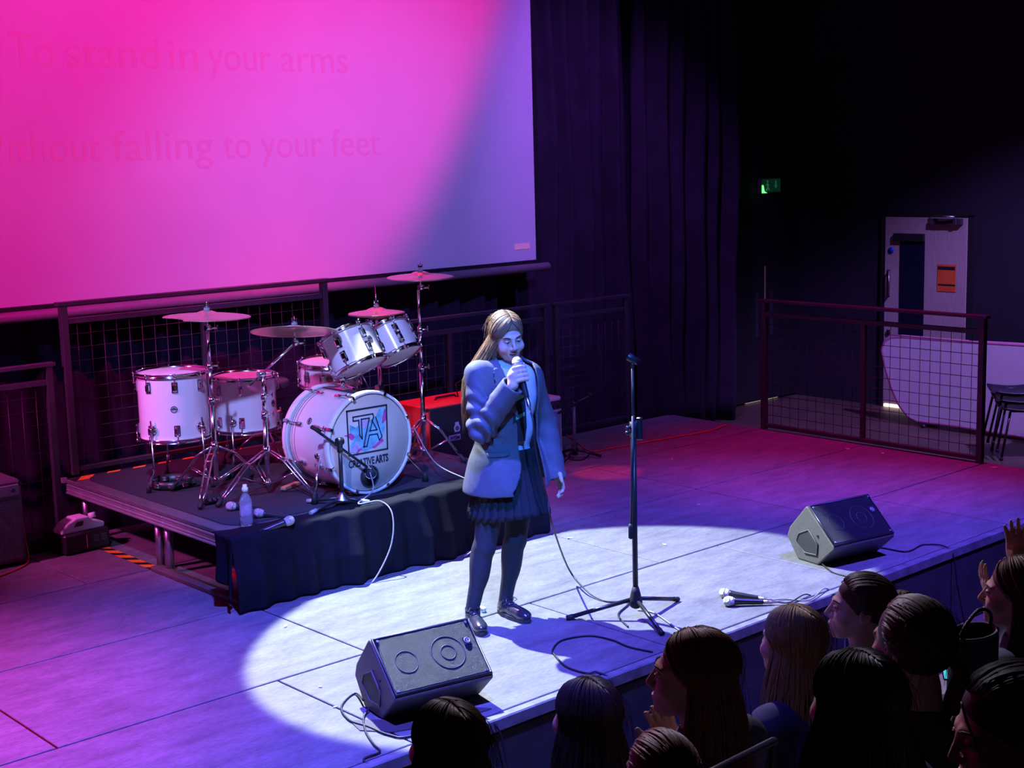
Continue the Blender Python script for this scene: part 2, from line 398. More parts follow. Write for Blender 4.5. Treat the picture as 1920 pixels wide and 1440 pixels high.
def plate(x0, y0_, x1, y1_, th, name, m, proud=.0):
    a = onx(x0, y0_, X-.05); b = onx(x1, y1_, X-.05)
    return MB().box((12.95-th/2-proud, (a.y+b.y)/2, (a.z+b.z)/2), (th, abs(a.y-b.y), abs(a.z-b.z)), bev=.002).build(name, m, d1)
plate(1688, 450, 1731, 640, .006, 'glazed_panel', mat('dark_wired_glass', (.01, .012, .03), .12, var=.1))
plate(1678, 437, 1735, 453, .03, 'rolled_blind', BLACK, .006)
cl = plate(1748, 409, 1806, 421, .05, 'door_closer', mat('closer_grey', (.05, .05, .06), .4))
plate(1792, 409, 1798, 421, .06, 'closer_end', STEEL)
MB().tube([onx(1790, 407, 12.86), onx(1765, 405, 12.84), onx(1745, 406, 12.93)], .012, 6).build('closer_arm', STEEL, d1)
sg = plate(1758, 495, 1792, 548, .004, 'warning_sign', mat('orange_card', (.75, .13, .03), .6))
plate(1759, 499, 1791, 507, .006, 'sign_bar', BLACK); plate(1759, 532, 1791, 537, .006, 'sign_bar', BLACK)
a = onx(1671, 469, 12.945); MB().lathe([(.001, 0), (.033, 0), (.033, .004), (.001, .004)], frame(a, (-1, 0, 0)), 20).build('round_sign', mat('blue_disc', (.01, .05, .6), .5), d1)
plate(1664, 505, 1669, 556, .008, 'push_plate', STEEL)
MB().tube([onx(1666.5, 508, 12.945), onx(1666.5, 508, 12.90), onx(1666.5, 553, 12.90), onx(1666.5, 553, 12.945)], .009, 8).build('pull_handle', STEEL, d1)
plate(1664, 618, 1669, 627, .02, 'lock', BLACK)
g = MB().box((12.955, 8.33, FLOOR_Z+.02), (.02, .34, .03)).build('lit_gap', mat('light_under_door', (.9, .8, .6), .5, emit=(1, .82, .55, 2.2)), d1)
d2 = struct(bpy.data.objects.new('door_2', None)); COL.objects.link(d2); d2.location = (12.3, 9.7, FLOOR_Z); d2['label'] = 'black double door under the exit sign'
for x in (11.98, 12.83):
    l = MB().box((x, 9.70, .53), (.84, .045, 1.96), bev=.004).build('leaf', mat('black_door', (.014, .013, .02), .5), d2)
    MB().box((x+(.3 if x < 12.4 else -.3), 9.672, .5), (.05, .012, .5), bev=.003).build('push_plate', RAILM, l)
MB().box((12.4, 9.705, FLOOR_Z+.025), (.56, .02, .03)).build('lit_gap', mat('light_under_black_door', (.8, .75, .6), .5, emit=(.9, .85, .6, .35)), d2)
MB().box((12.42, 9.675, .75), (.012, .012, .55)).build('lit_seam', mat('light_in_door_seam', (.3, .25, .15), .5, emit=(.8, .6, .25, .02)), d2)
a = ony(1428, 334, 9.66); b = ony(1464, 361, 9.66)
ex = thing('exit_sign', 'small green exit sign box high on the dark far wall', 'sign', ((a.x+b.x)/2, 9.7, a.z+.02))
cx, cz, wd, hg = (a.x+b.x)/2, (a.z+b.z)/2, b.x-a.x, a.z-b.z
MB().box((cx, 9.69, cz), (wd, .055, hg), bev=.004).build('housing', mat('sign_housing', (.16, .18, .2), .4), ex)
MB().box((cx, 9.66, cz), (wd-.03, .012, hg-.025)).build('face', mat('sign_face', (.01, .05, .035), .4, emit=(.02, .25, .12, .06)), ex)
gl = mat('sign_glyph', (.1, .4, .25), .5, emit=(.1, .8, .4, .08))
gm = MB(); gm.sph((cx-.075, 9.652, cz+.045), .012, 8); gm.tube([(cx-.075, 9.652, cz+.03), (cx-.07, 9.652, cz-.01), (cx-.095, 9.652, cz-.055)], .009, 6); gm.tube([(cx-.07, 9.652, cz-.01), (cx-.045, 9.652, cz-.05)], .008, 6)
gm.tube([(cx-.1, 9.652, cz+.005), (cx-.075, 9.652, cz+.022), (cx-.05, 9.652, cz)], .006, 6); gm.build('running_figure', gl, ex)
gm = MB(); gm.prism([(-.03, 0), (0, -.035), (.03, 0), (.012, 0), (.012, .05), (-.012, .05), (-.012, 0)], 0, .004, frame((cx+.07, 9.654, cz), (0, -1, 0))); gm.build('arrow', gl, ex)
MB().prism([(0, 0), (.075, 0), (.03, .02), (.012, .085), (0, .085)], 0, .012, frame((a.x+.004, 9.658, b.z+.004), (0, -1, 0))).build('lamp_window', mat('green_lamp', (.1, .8, .2), .4, emit=(.12, 1, .18, 2.4)), ex)
# ------------------------------------------------------------------ projection screen
SY = 9.0
scr = thing('projection_screen', 'huge white projection screen glowing magenta above the drums', 'screen', (4.3, SY, 1.37))
MB().box((4.3, SY+.01, 3.30), (8.18, .02, 3.83)).build('fabric', mat('white_screen_fabric', (.82, .82, .82), .8, var=.02, scale=3, spec=.2, bump=.05, bscale=5), scr)
SCRB = mat('screen_border', (.012, .012, .016), .6)
bz = 1.385
MB().box((8.415, SY+.012, 3.3), (.05, .03, 3.9)).build('side_border', SCRB, scr)
MB().box((.185, SY+.012, 3.3), (.05, .03, 3.9)).build('side_border', SCRB, scr)
MB().box((4.3, SY+.012, 5.24), (8.28, .03, .06)).build('top_border', SCRB, scr)
MB().box((4.3, SY-.002, bz-.015), (8.2, .03, .03)).build('bottom_border', SCRB, scr)
MB().cyl((.1, SY-.03, bz-.065), (8.5, SY-.03, bz-.065), .036, n=16).build('bottom_roller', mat('roller_paint', (.30, .26, .28), .5, var=.1), scr)
LYR = mat('projected_lyrics', (.80, .62, .70), .8, var=.0, emit=(.5, .1, .15, .05))
def scr_line(body, xa, za, xb, size):
    "one object per projected word"
    wds = body.split(); n = sum(len(w_) for w_ in wds)+.55*(len(wds)-1); wid = lambda w_: sum(.5 if c in 'itlfrj' else (1.5 if c in 'mwW' else 1.) for c in w_)
    tot = sum(wid(w_) for w_ in wds)+.55*(len(wds)-1); x = xa; k = (xb-xa)/tot
    for w_ in wds:
        text('lyric_word', w_, T(V((x, SY-.001, za))) @ Matrix.Rotation(PI/2, 4, 'X'), size, LYR, scr, width=wid(w_)*k); x += (wid(w_)+.55)*k
a = ony(20, 122, SY-.002); b = ony(652, 122, SY-.002); scr_line('To stand in your arms', a.x, a.z, b.x, .30)
a = ony(-66, 302, SY); b = ony(714, 291, SY); scr_line('Without falling to your feet', a.x, b.z, b.x, .30)
a = ony(965, 458, SY); b = ony(993, 466, SY)
MB().box(((a.x+b.x)/2, SY-.002, (a.z+b.z)/2), (b.x-a.x, .004, a.z-b.z)).build('caption_box', mat('projected_caption', (.8, .5, .6), .8, emit=(.8, .25, .45, .25)), scr)
# ------------------------------------------------------------------ curtains
def curtain(x0, x1, y, z0, z1, seed, label, amp=.06, wl=.21, name='stage_curtain'):
    rnd = random.Random(seed); ph = [rnd.uniform(0, 6.28) for _ in range(6)]; n = int((x1-x0)/.018)
    def fn(u, v):
        x = x0+(x1-x0)*u; z = z0+(z1-z0)*v; lean = .10*math.sin(x*1.7+ph[4])*(1-v)
        s = (x+lean)/wl*2*PI
        w_ = math.sin(s+.9*math.sin(x*3.1+ph[0]))+.45*math.sin(s*.47+ph[1])+.25*math.sin(s*1.9+ph[2]+z*.8)
        a = amp*(.75+.35*(1-v))
        yy = y+a*w_+.02*math.sin(z*3+x*5+ph[3])*(1-v)
        return (x+.03*math.sin(z*1.1+ph[5]+x*2), yy, z)
    m = MB(); m.grid(fn, n, 26); ob = m.build(name, DRAPE, org=((x0+x1)/2, y, z0))
    so = ob.modifiers.new('thick', 'SOLIDIFY'); so.thickness = .012
    return tag(ob, label, 'curtain', None)
curtain(8.42, 9.88, 9.31, FLOOR_Z+.01, 6.4, 3, 'tall black velvet stage curtain hanging beside the screen edge', .07, .24)
curtain(10.0, 11.45, 9.31, FLOOR_Z+.01, 6.4, 8, 'tall black velvet stage curtain hanging nearest the exit sign', .075, .26)
curtain(-1.0, 8.32, 9.42, FLOOR_Z+.01, 6.4, 5, 'wide black curtain hanging behind and under the screen', .05, .27)
# ------------------------------------------------------------------ guard rails
def rail(p0, p1, z0, hgt, label, mids=(), sp=.086, low=.035, overhang=.04, name='guard_rail'):
    p0 = V((*p0, z0)); p1 = V((*p1, z0)); L = (p1-p0).length; d = (p1-p0)/L; ang = math.atan2(d.y, d.x)
    o = thing(name, label, 'railing', (p0+p1)/2, 'mesh guard rails around the stage')
    M = T(p0) @ RZ(ang); zr = hgt-.12
    for x in (0, L): MB().box((x, 0, hgt/2-.01), (.045, .045, hgt-.02), M, .003).build('post', RAILM, o)
    MB().box((L/2, 0, hgt-.012), (L+2*overhang, .06, .024), M, .003).build('top_rail', RAILM, o)
    MB().box((L/2, 0, zr), (L-.045, .035, .035), M, .003).build('mid_rail', RAILM, o)
    MB().box((L/2, 0, low), (L-.045, .04, .03), M, .003).build('bottom_rail', RAILM, o)
    for x in mids: MB().box((x*L, 0, (zr+low)/2), (.035, .035, zr-low-.03), M, .003).build('mid_post', RAILM, o)
    wm = MB(); n = max(2, int(round(L/sp)))
    for i in range(1, n): x = L*i/n; wm.tube([M @ V((x, .006, low)), M @ V((x, .006, zr))], .0024, 4)
    k = int(round((zr-low)/sp))
    for i in range(1, k): z = low+(zr-low)*i/k; wm.tube([M @ V((0, .011, z)), M @ V((L, .011, z))], .0024, 4)
    wm.build('wire_mesh', WIREM, o)
    return o
rail((9.225, 7.19), (9.18, 5.22), 0, 1.07, 'black mesh guard rail along the right edge of the stage', (.49,))
rail((3.745, 8.255), (5.66, 8.255), .385, 1.075, 'tall mesh guard rail standing on the riser behind the drums', (.5,))
rail((1.7, 8.27), (3.63, 8.27), 0, 1.10, 'mesh guard rail behind the amplifier left of the riser', (.5,))
rail((5.80, 8.30), (7.82, 8.30), 0, 1.09, 'dark mesh guard rail behind the red amplifier', (.5,))
rail((7.94, 8.30), (8.76, 8.30), 0, 1.09, 'narrow dark mesh guard rail in front of the curtain')
# ------------------------------------------------------------------ drum riser, cover and rug
RZT = .378
ris = thing('drum_riser', 'low aluminium framed platform carrying the drum kit', 'platform', (4.68, 7.2, 0))
for y0, y1 in ((6.205, 7.0), (7.004, 8.215)):
    dk = MB().box((4.68, (y0+y1)/2, RZT-.012), (2.04, y1-y0, .024), bev=.003).build('deck_board', mat('riser_board', (.10, .095, .10), .6, var=.2, scale=20), ris)
    e = MB()
    for z, t_, w_ in ((RZT-.034, .014, .02), (RZT-.052, .012, .008), (RZT-.068, .012, .014), (RZT-.085, .014, .02)):
        for sx in (-1, 1): e.box((4.68+sx*(1.02-.02), (y0+y1)/2, z), (.024+w_, y1-y0, t_), bev=.003)
        for yy in (y0+.02, y1-.02): e.box((4.68, yy, z), (2.02, .024+w_, t_), bev=.003)
    for sx in (-1, 1): e.box((4.68+sx*1.0, (y0+y1)/2, RZT-.06), (.025, y1-y0, .066))
    for yy in (y0+.02, y1-.02): e.box((4.68, yy, RZT-.06), (2.0, .025, .066))
    e.build('edge_frame', ALU, ris)
for x in (3.73, 5.62):
    for y in (6.30, 7.075, 7.185, 8.1):
        lg = MB().cyl((x, y, .012), (x, y, RZT-.09), .024, n=16).build('leg', STEEL, ris); MB().cyl((x, y, 0.0005), (x, y, .012), .03, n=16).build('foot_cap', RUBBER, lg)
MB().box((3.70, 6.70, .014), (.07, .98, .026), bev=.004).build('base_strip', mat('brown_timber_strip', (.11, .075, .06), .6, var=.2, scale=9), ris)
MB().box((3.652, 8.21, RZT-.005), (.03, .03, .03)).build('corner_block', ALU, ris)
# hazard tape
TAPE = mat('hazard_orange', (.9, .30, .02), .5); TAPEB = mat('hazard_black', (.02, .02, .02), .5)
def tape(p0, p1, w_, z, label, n):
    p0 = V(p0); p1 = V(p1); d = (p1-p0); L = d.length; M = T((*p0, z)) @ RZ(math.atan2(d.y, d.x))
    t = tag(MB().box((L/2, 0, .0006), (L, w_, .0012), M).build('hazard_tape', TAPEB, org=((p0+p1)/2).to_3d()+V((0, 0, z))), label, 'tape')
    for i in range(n):
        a = L*(i+.1)/n; b = a+L*.5/n; k = L*.42/n
        MB().prism([(a, -w_/2), (b, -w_/2), (b+k, w_/2), (a+k, w_/2)], .0012, .002, M).build('stripe', TAPE, t)
    return t
tape((3.67, 8.15), (4.9, 8.15), .10, RZT+.0005, 'orange and black hazard tape along the back of the riser', 7)
tape((3.705, 7.95), (3.705, 7.22), .06, .0005, 'orange and black hazard tape on the floor beside the riser', 5)
# rug
def rug():
    m = MB(); pts = []
    for cx, cy, a0 in ((5.55, 8.02, 0), (3.86, 8.02, 90), (3.86, 6.5, 180), (5.55, 6.5, 270)):
        for k in range(7): a = math.radians(a0+15*k); pts.append((cx+.12*math.cos(a), cy+.12*math.sin(a)))
    m.prism(pts, RZT+.0005, RZT+.008); return m.build('rug', CARPET, org=(4.7, 7.2, RZT))
tag(rug(), 'dark charcoal carpet mat spread under the drum kit', 'rug')
Z0 = RZT+.009
# black cloth over the front of the riser
def skirt():
    rnd = random.Random(4); ph = [rnd.uniform(0, 6) for _ in range(8)]; x0, x1 = 3.60, 5.76
    def fn(u, v):
        x = x0+(x1-x0)*u; s = v*.62; edge = .5+.5*math.sin(x*9+ph[0])
        fold = .012*math.sin(x*23+ph[1]+2.2*math.sin(x*4))+.010*math.sin(x*41+ph[2])+.012*math.sin(x*11+ph[3])
        if s < .15+.0: return (x, 6.345-s-.02*math.sin(x*5+ph[4])*(1-s/.15), RZT+.0115+.0025*math.sin(x*30+s*40))
        t_ = s-.15
        if t_ < .03: a = t_/.03*PI/2; return (x, 6.195-.022*math.sin(a)+.0, RZT+.0115-.022*(1-math.cos(a)))
        t_ -= .03; k = min(1, t_/.25); hem = (RZT-.015)
        z = RZT-.0105-t_/.44*hem
        drag = .35*(x-4.6)*k*.0
        return (x+drag-.02*k*math.sin(x*7+ph[5]), 6.173-.035*k+fold*(.25+1.2*k)*1.0-.012*k*k, max(.006, z))
    m = MB(); m.grid(fn, 200, 44); 
    # side flap wrapped around the left corner
    def fl2(u, v):
        y = 6.16+.17*u; k = v; z = RZT+.011-(RZT+.006-.06-.10*u*1.2)*v*1.0
        return (3.600-.030*math.sin(u*9+1)*k-.012*k, y-.02*k, z)
    m.grid(fl2, 16, 20)
    ob = m.build('riser_skirt', CLOTH, org=(4.68, 6.2, 0)); so = ob.modifiers.new('thick', 'SOLIDIFY'); so.thickness = .004; so.offset = 1
    return tag(ob, 'black cloth draped over the front edge of the drum riser', 'cloth')
skirt()
o = thing('storage_box', 'flat grey and red box lying under the drum riser', 'box', (4.1, 6.75, 0))
MB().box((4.1, 6.75, .05), (.34, .26, .05), bev=.01).build('lid', mat('grey_lid', (.35, .33, .32), .5), o)
MB().box((4.1, 6.75, .0135), (.38, .28, .025), bev=.005).build('tray', mat('red_tray', (.5, .02, .03), .5), o)

# ------------------------------------------------------------------ drum kit
SHELL = mat('white_lacquer', (.78, .78, .80), .18, var=.02, scale=3, coat=.4)
SKIN = mat('white_drumhead', (.80, .78, .78), .45, var=.03, scale=6)
CREAM = mat('cream_drumhead', (.62, .55, .45), .5, var=.04, scale=5)
HOOPW = mat('white_hoop', (.80, .80, .82), .25, var=.03)
INK = mat('navy_ink', (.012, .012, .03), .6)
BRASS = mat('bronze_cymbal', (.78, .62, .50), .28, .75, var=.1, scale=14, stretch=(1, 1, 6))
def lug_mesh():
    m = MB(); m.box((.012, 0, 0), (.024, .028, .050), bev=.009); m.box((.004, 0, 0), (.006, .036, .066), bev=.004)
    m.cyl((.018, 0, .015), (.018, 0, .075), .0038, n=6); m.cyl((.018, 0, .062), (.018, 0, .082), .007, n=6)
    return m.mesh('lug', CHROME)
LUG = lug_mesh()
def badge_mesh():
    m = MB(); m.torus(.018, .0022, n=20, k=5); m.torus(.010, .0012, n=14, k=4); m.box((0, 0, 0), (.030, .004, .002)); m.box((0, .006, 0), (.018, .003, .002))
    return m.mesh('badge', INK)
BADGE = badge_mesh()
def drum(name, label, C, axis, r, h, nl=8, badge=None, a0=0., bottom=True, xh=(1, 0, 0), group='white lacquered drums', lugs2=True):
    "C = centre of the shell, axis = direction of the batter head"
    M = frame(C, axis, xh); o = thing(name, label, 'drum', M @ V((0, 0, -h/2)), group)
    n = 48
    MB().lathe([(r, -h/2+.006), (r, h/2-.006)], M, n, caps=False).build('shell', SHELL, o)
    for s_ in (1, -1):
        MB().lathe([(r+.002, s_*(h/2-.012)), (r+.013, s_*(h/2-.012)), (r+.013, s_*(h/2-.006)), (r+.007, s_*(h/2-.004)), (r+.007, s_*(h/2+.010)), (r+.012, s_*(h/2+.012)), (r+.004, s_*(h/2+.013)), (r+.001, s_*(h/2)), (r+.002, s_*(h/2-.012))], M, n, caps=False).build('hoop', CHROME, o)
        if s_ > 0 or bottom: MB().lathe([(.0005, s_*(h/2+.003)), (r*.9, s_*(h/2+.003)), (r+.002, s_*(h/2-.004))], M, n, caps=False).build('drumhead', SKIN, o)
        for i in range(nl):
            a = a0+2*PI*i/nl
            link('lug', LUG, o, M @ RZ(a) @ T((r, 0, s_*(h/2-.065))) @ (Matrix.Identity(4) if s_ > 0 else Matrix.Rotation(PI, 4, 'X')))
    if badge is not None:
        link('badge', BADGE, o, M @ RZ(badge) @ T((r+.001, 0, 0)) @ Matrix.Rotation(PI/2, 4, 'Y') @ Matrix.Rotation(PI/2, 4, 'Z'))
    return o, M
def bent_leg(o, p_top, p_foot, out):
    "rod leg with an outward kink and a rubber tip"
    p = V(p_top); f = V(p_foot); k = V((p.x, p.y, f.z+.13)); lg = MB().tube([p, k, f+V((0, 0, .03))], .0062, 8).build('leg', CHROME, o)
    MB().lathe([(.008, .045), (.012, .03), (.016, .001), (.001, .0005)], T(f), 10).build('rubber_foot', RUBBER, lg)
    MB().cyl(k+V((0, 0, -.005)), k.lerp(f, .45), .009, n=8).build('sleeve', STEEL, lg)
# bass drum, front head faces the audience
BX, BY, BR, BL_ = 4.68, 6.43, .277, .455
BZ = Z0+.297
bd = thing('bass_drum', 'large white bass drum with printed front head', 'drum', (BX, BY+.25, Z0), 'white lacquered drums')
MBD = frame((BX, BY, BZ), (0, 1, 0), (1, 0, 0))          # local z runs upstage, y = -Z up
MB().lathe([(BR, .035), (BR, BL_-.035)], MBD, 64, caps=False).build('shell', SHELL, bd)
hd = MB().lathe([(.0005, .006), (BR-.004, .006), (BR+.002, .02)], MBD, 64, caps=False).build('front_head', CREAM, bd)
MB().lathe([(.0005, BL_-.006), (BR+.002, BL_-.015)], MBD, 64, caps=False).build('batter_head', SKIN, bd)
for z0, z1 in ((-.002, .042), (BL_-.042, BL_+.002)):
    MB().lathe([(BR+.004, z0), (BR+.016, z0), (BR+.019, z0+.005), (BR+.019, z1-.005), (BR+.016, z1), (BR+.004, z1), (BR+.004, z0)], MBD, 64, caps=False).build('hoop', HOOPW, bd)
lines = MB()
for z in (BL_-.075, BL_-.10, BL_-.055, .05): lines.torus(BR+.0006, .0016, MBD @ T((0, 0, z)), 48, 4)
lines.build('pinstripe', INK, bd)
def claw_mesh():
    m = MB(); m.box((.0195, 0, .022), (.012, .022, .052), bev=.004); m.box((.010, 0, -.006), (.026, .02, .008), bev=.003)
    m.cyl((.022, 0, .03), (.022, 0, .13), .0038, n=6); m.box((.008, 0, .14), (.022, .024, .06), bev=.006); m.box((.032, 0, .045), (.006, .028, .008), bev=.002)
    return m.mesh('claw', CHROME)
CLAW = claw_mesh()
for i in range(8):
    a = 2*PI*(i+.5)/8
    link('claw', CLAW, bd, MBD @ RZ(a) @ T((BR, 0, 0)))
    link('claw', CLAW, bd, MBD @ T((0, 0, BL_)) @ Matrix.Rotation(PI, 4, 'X') @ RZ(a) @ T((BR, 0, 0)))
link('badge', BADGE, bd, MBD @ RZ(math.radians(-152)) @ T((BR+.001, 0, BL_*.52)) @ Matrix.Rotation(PI/2, 4, 'Y') @ Matrix.Rotation(PI/2, 4, 'Z'))
# printed logo on the head, outlines in the head plane
def hp(cx, cy):   # crop pixel (9x) -> head plane point
    p = ony(640+cx/9, 740+cy/9, BY+.004); return V((p.x, BY+.0045, p.z))
def stroke(m, pts, w_, closed=False):
    P = [hp(*q) for q in pts]
    if closed: P.append(P[0])
    for a, b in zip(P, P[1:]):
        d = (b-a).normalized(); n_ = V((-d.z, 0, d.x))*w_/2; a2 = a-d*w_/2; b2 = b+d*w_/2; q = [a2+n_, b2+n_, b2-n_, a2-n_]
        m.add(q+[v-V((0, .0012, 0)) for v in q], [(0, 1, 2, 3), (7, 6, 5, 4), (0, 4, 5, 1), (1, 5, 6, 2), (2, 6, 7, 3), (3, 7, 4, 0)], False)
def splash(pts, name, m, lift):
    P = [hp(*q) for q in pts]; b = MB(); b.add([p-V((0, lift, 0)) for p in P], [list(range(len(P)))], False); b.build(name, m, hd)
CY = mat('cyan_splash', (.16, .42, .52), .6, var=.35, scale=30); PK = mat('pink_splash', (.55, .06, .28), .6, var=.35, scale=40); LV = mat('lilac_splash', (.50, .36, .52), .6, var=.2, scale=40)
splash([(140, 510), (250, 560), (330, 470), (470, 430), (560, 400), (640, 240), (730, 210), (735, 420), (735, 560), (700, 680), (640, 830), (520, 900), (400, 960), (250, 930), (140, 880), (200, 780), (140, 640)], 'cyan_print', CY, .0002)
splash([(150, 980), (160, 900), (260, 800), (330, 870), (300, 990)], 'lilac_print', LV, .0004)
splash([(300, 410), (460, 400), (440, 560), (330, 560)], 'lilac_print', LV, .0004)
splash([(40, 690), (110, 680), (150, 645), (220, 690), (220, 740), (180, 775), (110, 720)], 'pink_print', PK, .0006)
splash([(680, 480), (690, 400), (720, 260), (745, 230), (755, 420), (700, 490)], 'pink_print', PK, .0006)
splash([(510, 890), (580, 830), (640, 780), (690, 730), (715, 780), (640, 840), (560, 905)], 'pink_print', PK, .0006)
splash([(240, 1010), (280, 930), (330, 900), (355, 930), (300, 960), (265, 1040)], 'pink_print', PK, .0006)
lg = MB(); stroke(lg, [(90, 282), (760, 172), (780, 912), (132, 1032)], .0092, True); lg.build('logo_frame', INK, hd)
lg = MB(); stroke(lg, [(530, 322), (195, 380), (200, 448), (290, 433), (312, 690), (352, 745), (338, 415), (470, 395), (378, 882), (432, 872), (474, 682), (608, 660), (642, 768), (685, 705), (580, 382)], .0072)
stroke(lg, [(530, 322), (545, 375), (520, 440), (600, 592), (482, 612), (522, 455)], .0072); lg.build('logo_monogram', INK, hd)
MT = lambda cx, cy: T(hp(cx, cy)) @ Matrix.Rotation(PI/2, 4, 'X')
a, b, c = hp(128, 1240), hp(568, 1160), hp(800, 1118)
zb = min(a.z, c.z)+.002
for body, p, q, bold in (('CREATIVE', a, b, .0012), ('ARTS', b+V((.003, 0, 0)), c, .0026)):
    text('lettering', body, T((p.x, BY+.004, (a.z+c.z)/2)) @ Matrix.Rotation(PI/2, 4, 'X'), .060, INK, hd, width=q.x-p.x-.002, bold=bold)
pc = ony(693, 893, BY+.003)
MB().lathe([(.001, 0), (.058, 0), (.058, .001), (.001, .001)], frame((pc.x, BY+.0035, pc.z), (0, -1, 0)), 28).build('port_hole', BLACK, hd)
MB().torus(.060, .0055, frame((pc.x, BY+.001, pc.z), (0, -1, 0)), 28, 6).build('port_ring', mat('port_ring_black', (.03, .03, .04), .25), hd)
# spurs
for sx, fx, fy in ((-1, 4.315, 6.475), (1, 4.955, 6.32)):
    top = V((BX+sx*.262, BY+.13, BZ-.05)); f = V((fx, fy, Z0)) if sx < 0 else V((BX+.40, BY+.02, Z0))
    s_ = MB().cyl(top, f+V((0, 0, .03)), .0085, n=10).build('spur', CHROME, bd)
    MB().lathe([(.011, .055), (.017, .04), (.019, .001), (.001, .0005)], T(f), 12).build('rubber_foot', RUBBER, s_)
    MB().lathe([(.001, 0), (.034, 0), (.034, .012), (.016, .022), (.016, .035), (.001, .035)], frame(top-V((sx*.012, 0, 0)), (sx, 0, -.1)), 18).build('spur_bracket', CHROME, s_)
th = MB(); th.box((BX-.005, BY+.24, BZ+BR+.006), (.055, .09, .016), bev=.005); th.cyl((BX-.005, BY+.24, BZ+BR+.01), (BX-.005, BY+.24, BZ+BR+.075), .012, n=12); th.sph((BX-.005, BY+.24, BZ+BR+.07), .02, 12)
th.build('tom_mount', CHROME, bd)
rl = MB(); rl.box((BX-.015, BY+.23, BZ+BR+.004), (.05, .33, .008), bev=.003); rl.build('mount_rail', mat('dark_rail', (.05, .05, .07), .3, .6), bd)
# rack toms: tilted towards the drummer
def tilt(deg, yaw=0.): a = math.radians(deg); y = math.radians(yaw); return V((math.sin(a)*math.sin(y), math.sin(a)*math.cos(y), math.cos(a)))
c1 = at(662, 657, (BX+.02, BY+.30, 0))
drum('rack_tom', 'larger white rack tom tilted above the bass drum', c1, tilt(30, -12), .150, .215, 6, math.radians(-78), .5, True)
c2 = at(737, 640, (5.06, 6.80, 0))
drum('rack_tom', 'smaller white rack tom clamped to the chrome post', c2, tilt(33, -10), .125, .19, 6, None, .2, True)
sn = at(618, 699, (4.95, 7.25, 0))
drum('snare_drum', 'shallow white snare drum behind the bass drum', sn, tilt(4, 200), .176, .135, 10, math.radians(-125), .1, True)
t1 = V((4.075, 7.56, 0))
ft, M1 = drum('floor_tom', 'big white floor tom standing at the left of the kit', (t1.x, t1.y, .862), (0, 0, 1), .203, .385, 8, math.radians(-118), .35, False)
for a in (205, 285, 75):
    ca, sa = math.cos(math.radians(a)), math.sin(math.radians(a)); p = (t1.x+.226*ca, t1.y+.226*sa, .80); q = (t1.x+.285*ca, t1.y+.285*sa, Z0)
    bent_leg(ft, p, q, (ca, sa)); k = MB(); k.lathe([(.001, 0), (.026, 0), (.026, .014), (.012, .022), (.012, .034), (.001, .034)], frame((t1.x+.203*ca, t1.y+.203*sa, .745), (ca, sa, 0)), 14); k.build('leg_bracket', CHROME, ft)
t2 = V((4.565, 7.56, 0))
ft, M2 = drum('floor_tom', 'white floor tom in the middle behind the boom cymbal', (t2.x, t2.y, .808), (0, 0, 1), .190, .325, 8, math.radians(-60), .1, False)
for a in (215, 335, 95):
    ca, sa = math.cos(math.radians(a)), math.sin(math.radians(a)); bent_leg(ft, (t2.x+.214*ca, t2.y+.214*sa, .76), (t2.x+.26*ca, t2.y+.26*sa, Z0), None)
    k = MB(); k.lathe([(.001, 0), (.024, 0), (.024, .014), (.012, .034), (.001, .034)], frame((t2.x+.19*ca, t2.y+.19*sa, .72), (ca, sa, 0)), 14); k.build('leg_bracket', CHROME, ft)
# cymbals and stands
def cymbal_part(o, c, axis, r, notch=None, name='cymbal', cup=.022):
    n = 64; M = frame(c, axis); rings = [(.006, cup), (.03, cup*.92), (.05, cup*.6), (.062, cup*.28), (r*.45, .002), (r*.75, -.006), (r*.9, -.0105), (r, -.014)]
    vs = []; fs = []
    for rr, z in rings:
        for i in range(n):
            a = 2*PI*i/n; q = rr
            if notch:
                da = (a-notch[0]+PI) % (2*PI)-PI
                if 0 < da < notch[1]: q = min(rr, r*(1-notch[2]*min(1, max(0, math.sin(da/notch[1]*PI))**.35)))
            vs.append((q*math.cos(a), q*math.sin(a), z))
    for j in range(len(rings)-1):
        for i in range(n): k = (i+1) % n; fs.append((j*n+i, j*n+k, (j+1)*n+k, (j+1)*n+i))
    m = MB(); m.add(vs, fs, True, M); ob = m.build(name, BRASS, o); so = ob.modifiers.new('thick', 'SOLIDIFY'); so.thickness = .0022
    m = MB(); m.cyl(M @ V((0, 0, cup-.004)), M @ V((0, 0, cup+.018)), .017, n=14); m.build('felt', mat('grey_felt', (.30, .30, .36), .9), o)
    m = MB(); m.cyl(M @ V((0, 0, cup+.018)), M @ V((0, 0, cup+.034)), .007, n=8); m.box((0, 0, cup+.03), (.034, .007, .012), M, .003); m.box((.014, 0, cup+.038), (.006, .006, .014), M, .002); m.box((-.014, 0, cup+.038), (.006, .006, .014), M, .002)
    m.cyl(M @ V((0, 0, cup+.03)), M @ V((0, 0, cup+.055)), .0035, n=6); m.build('wing_nut', CHROME, o)
    return ob
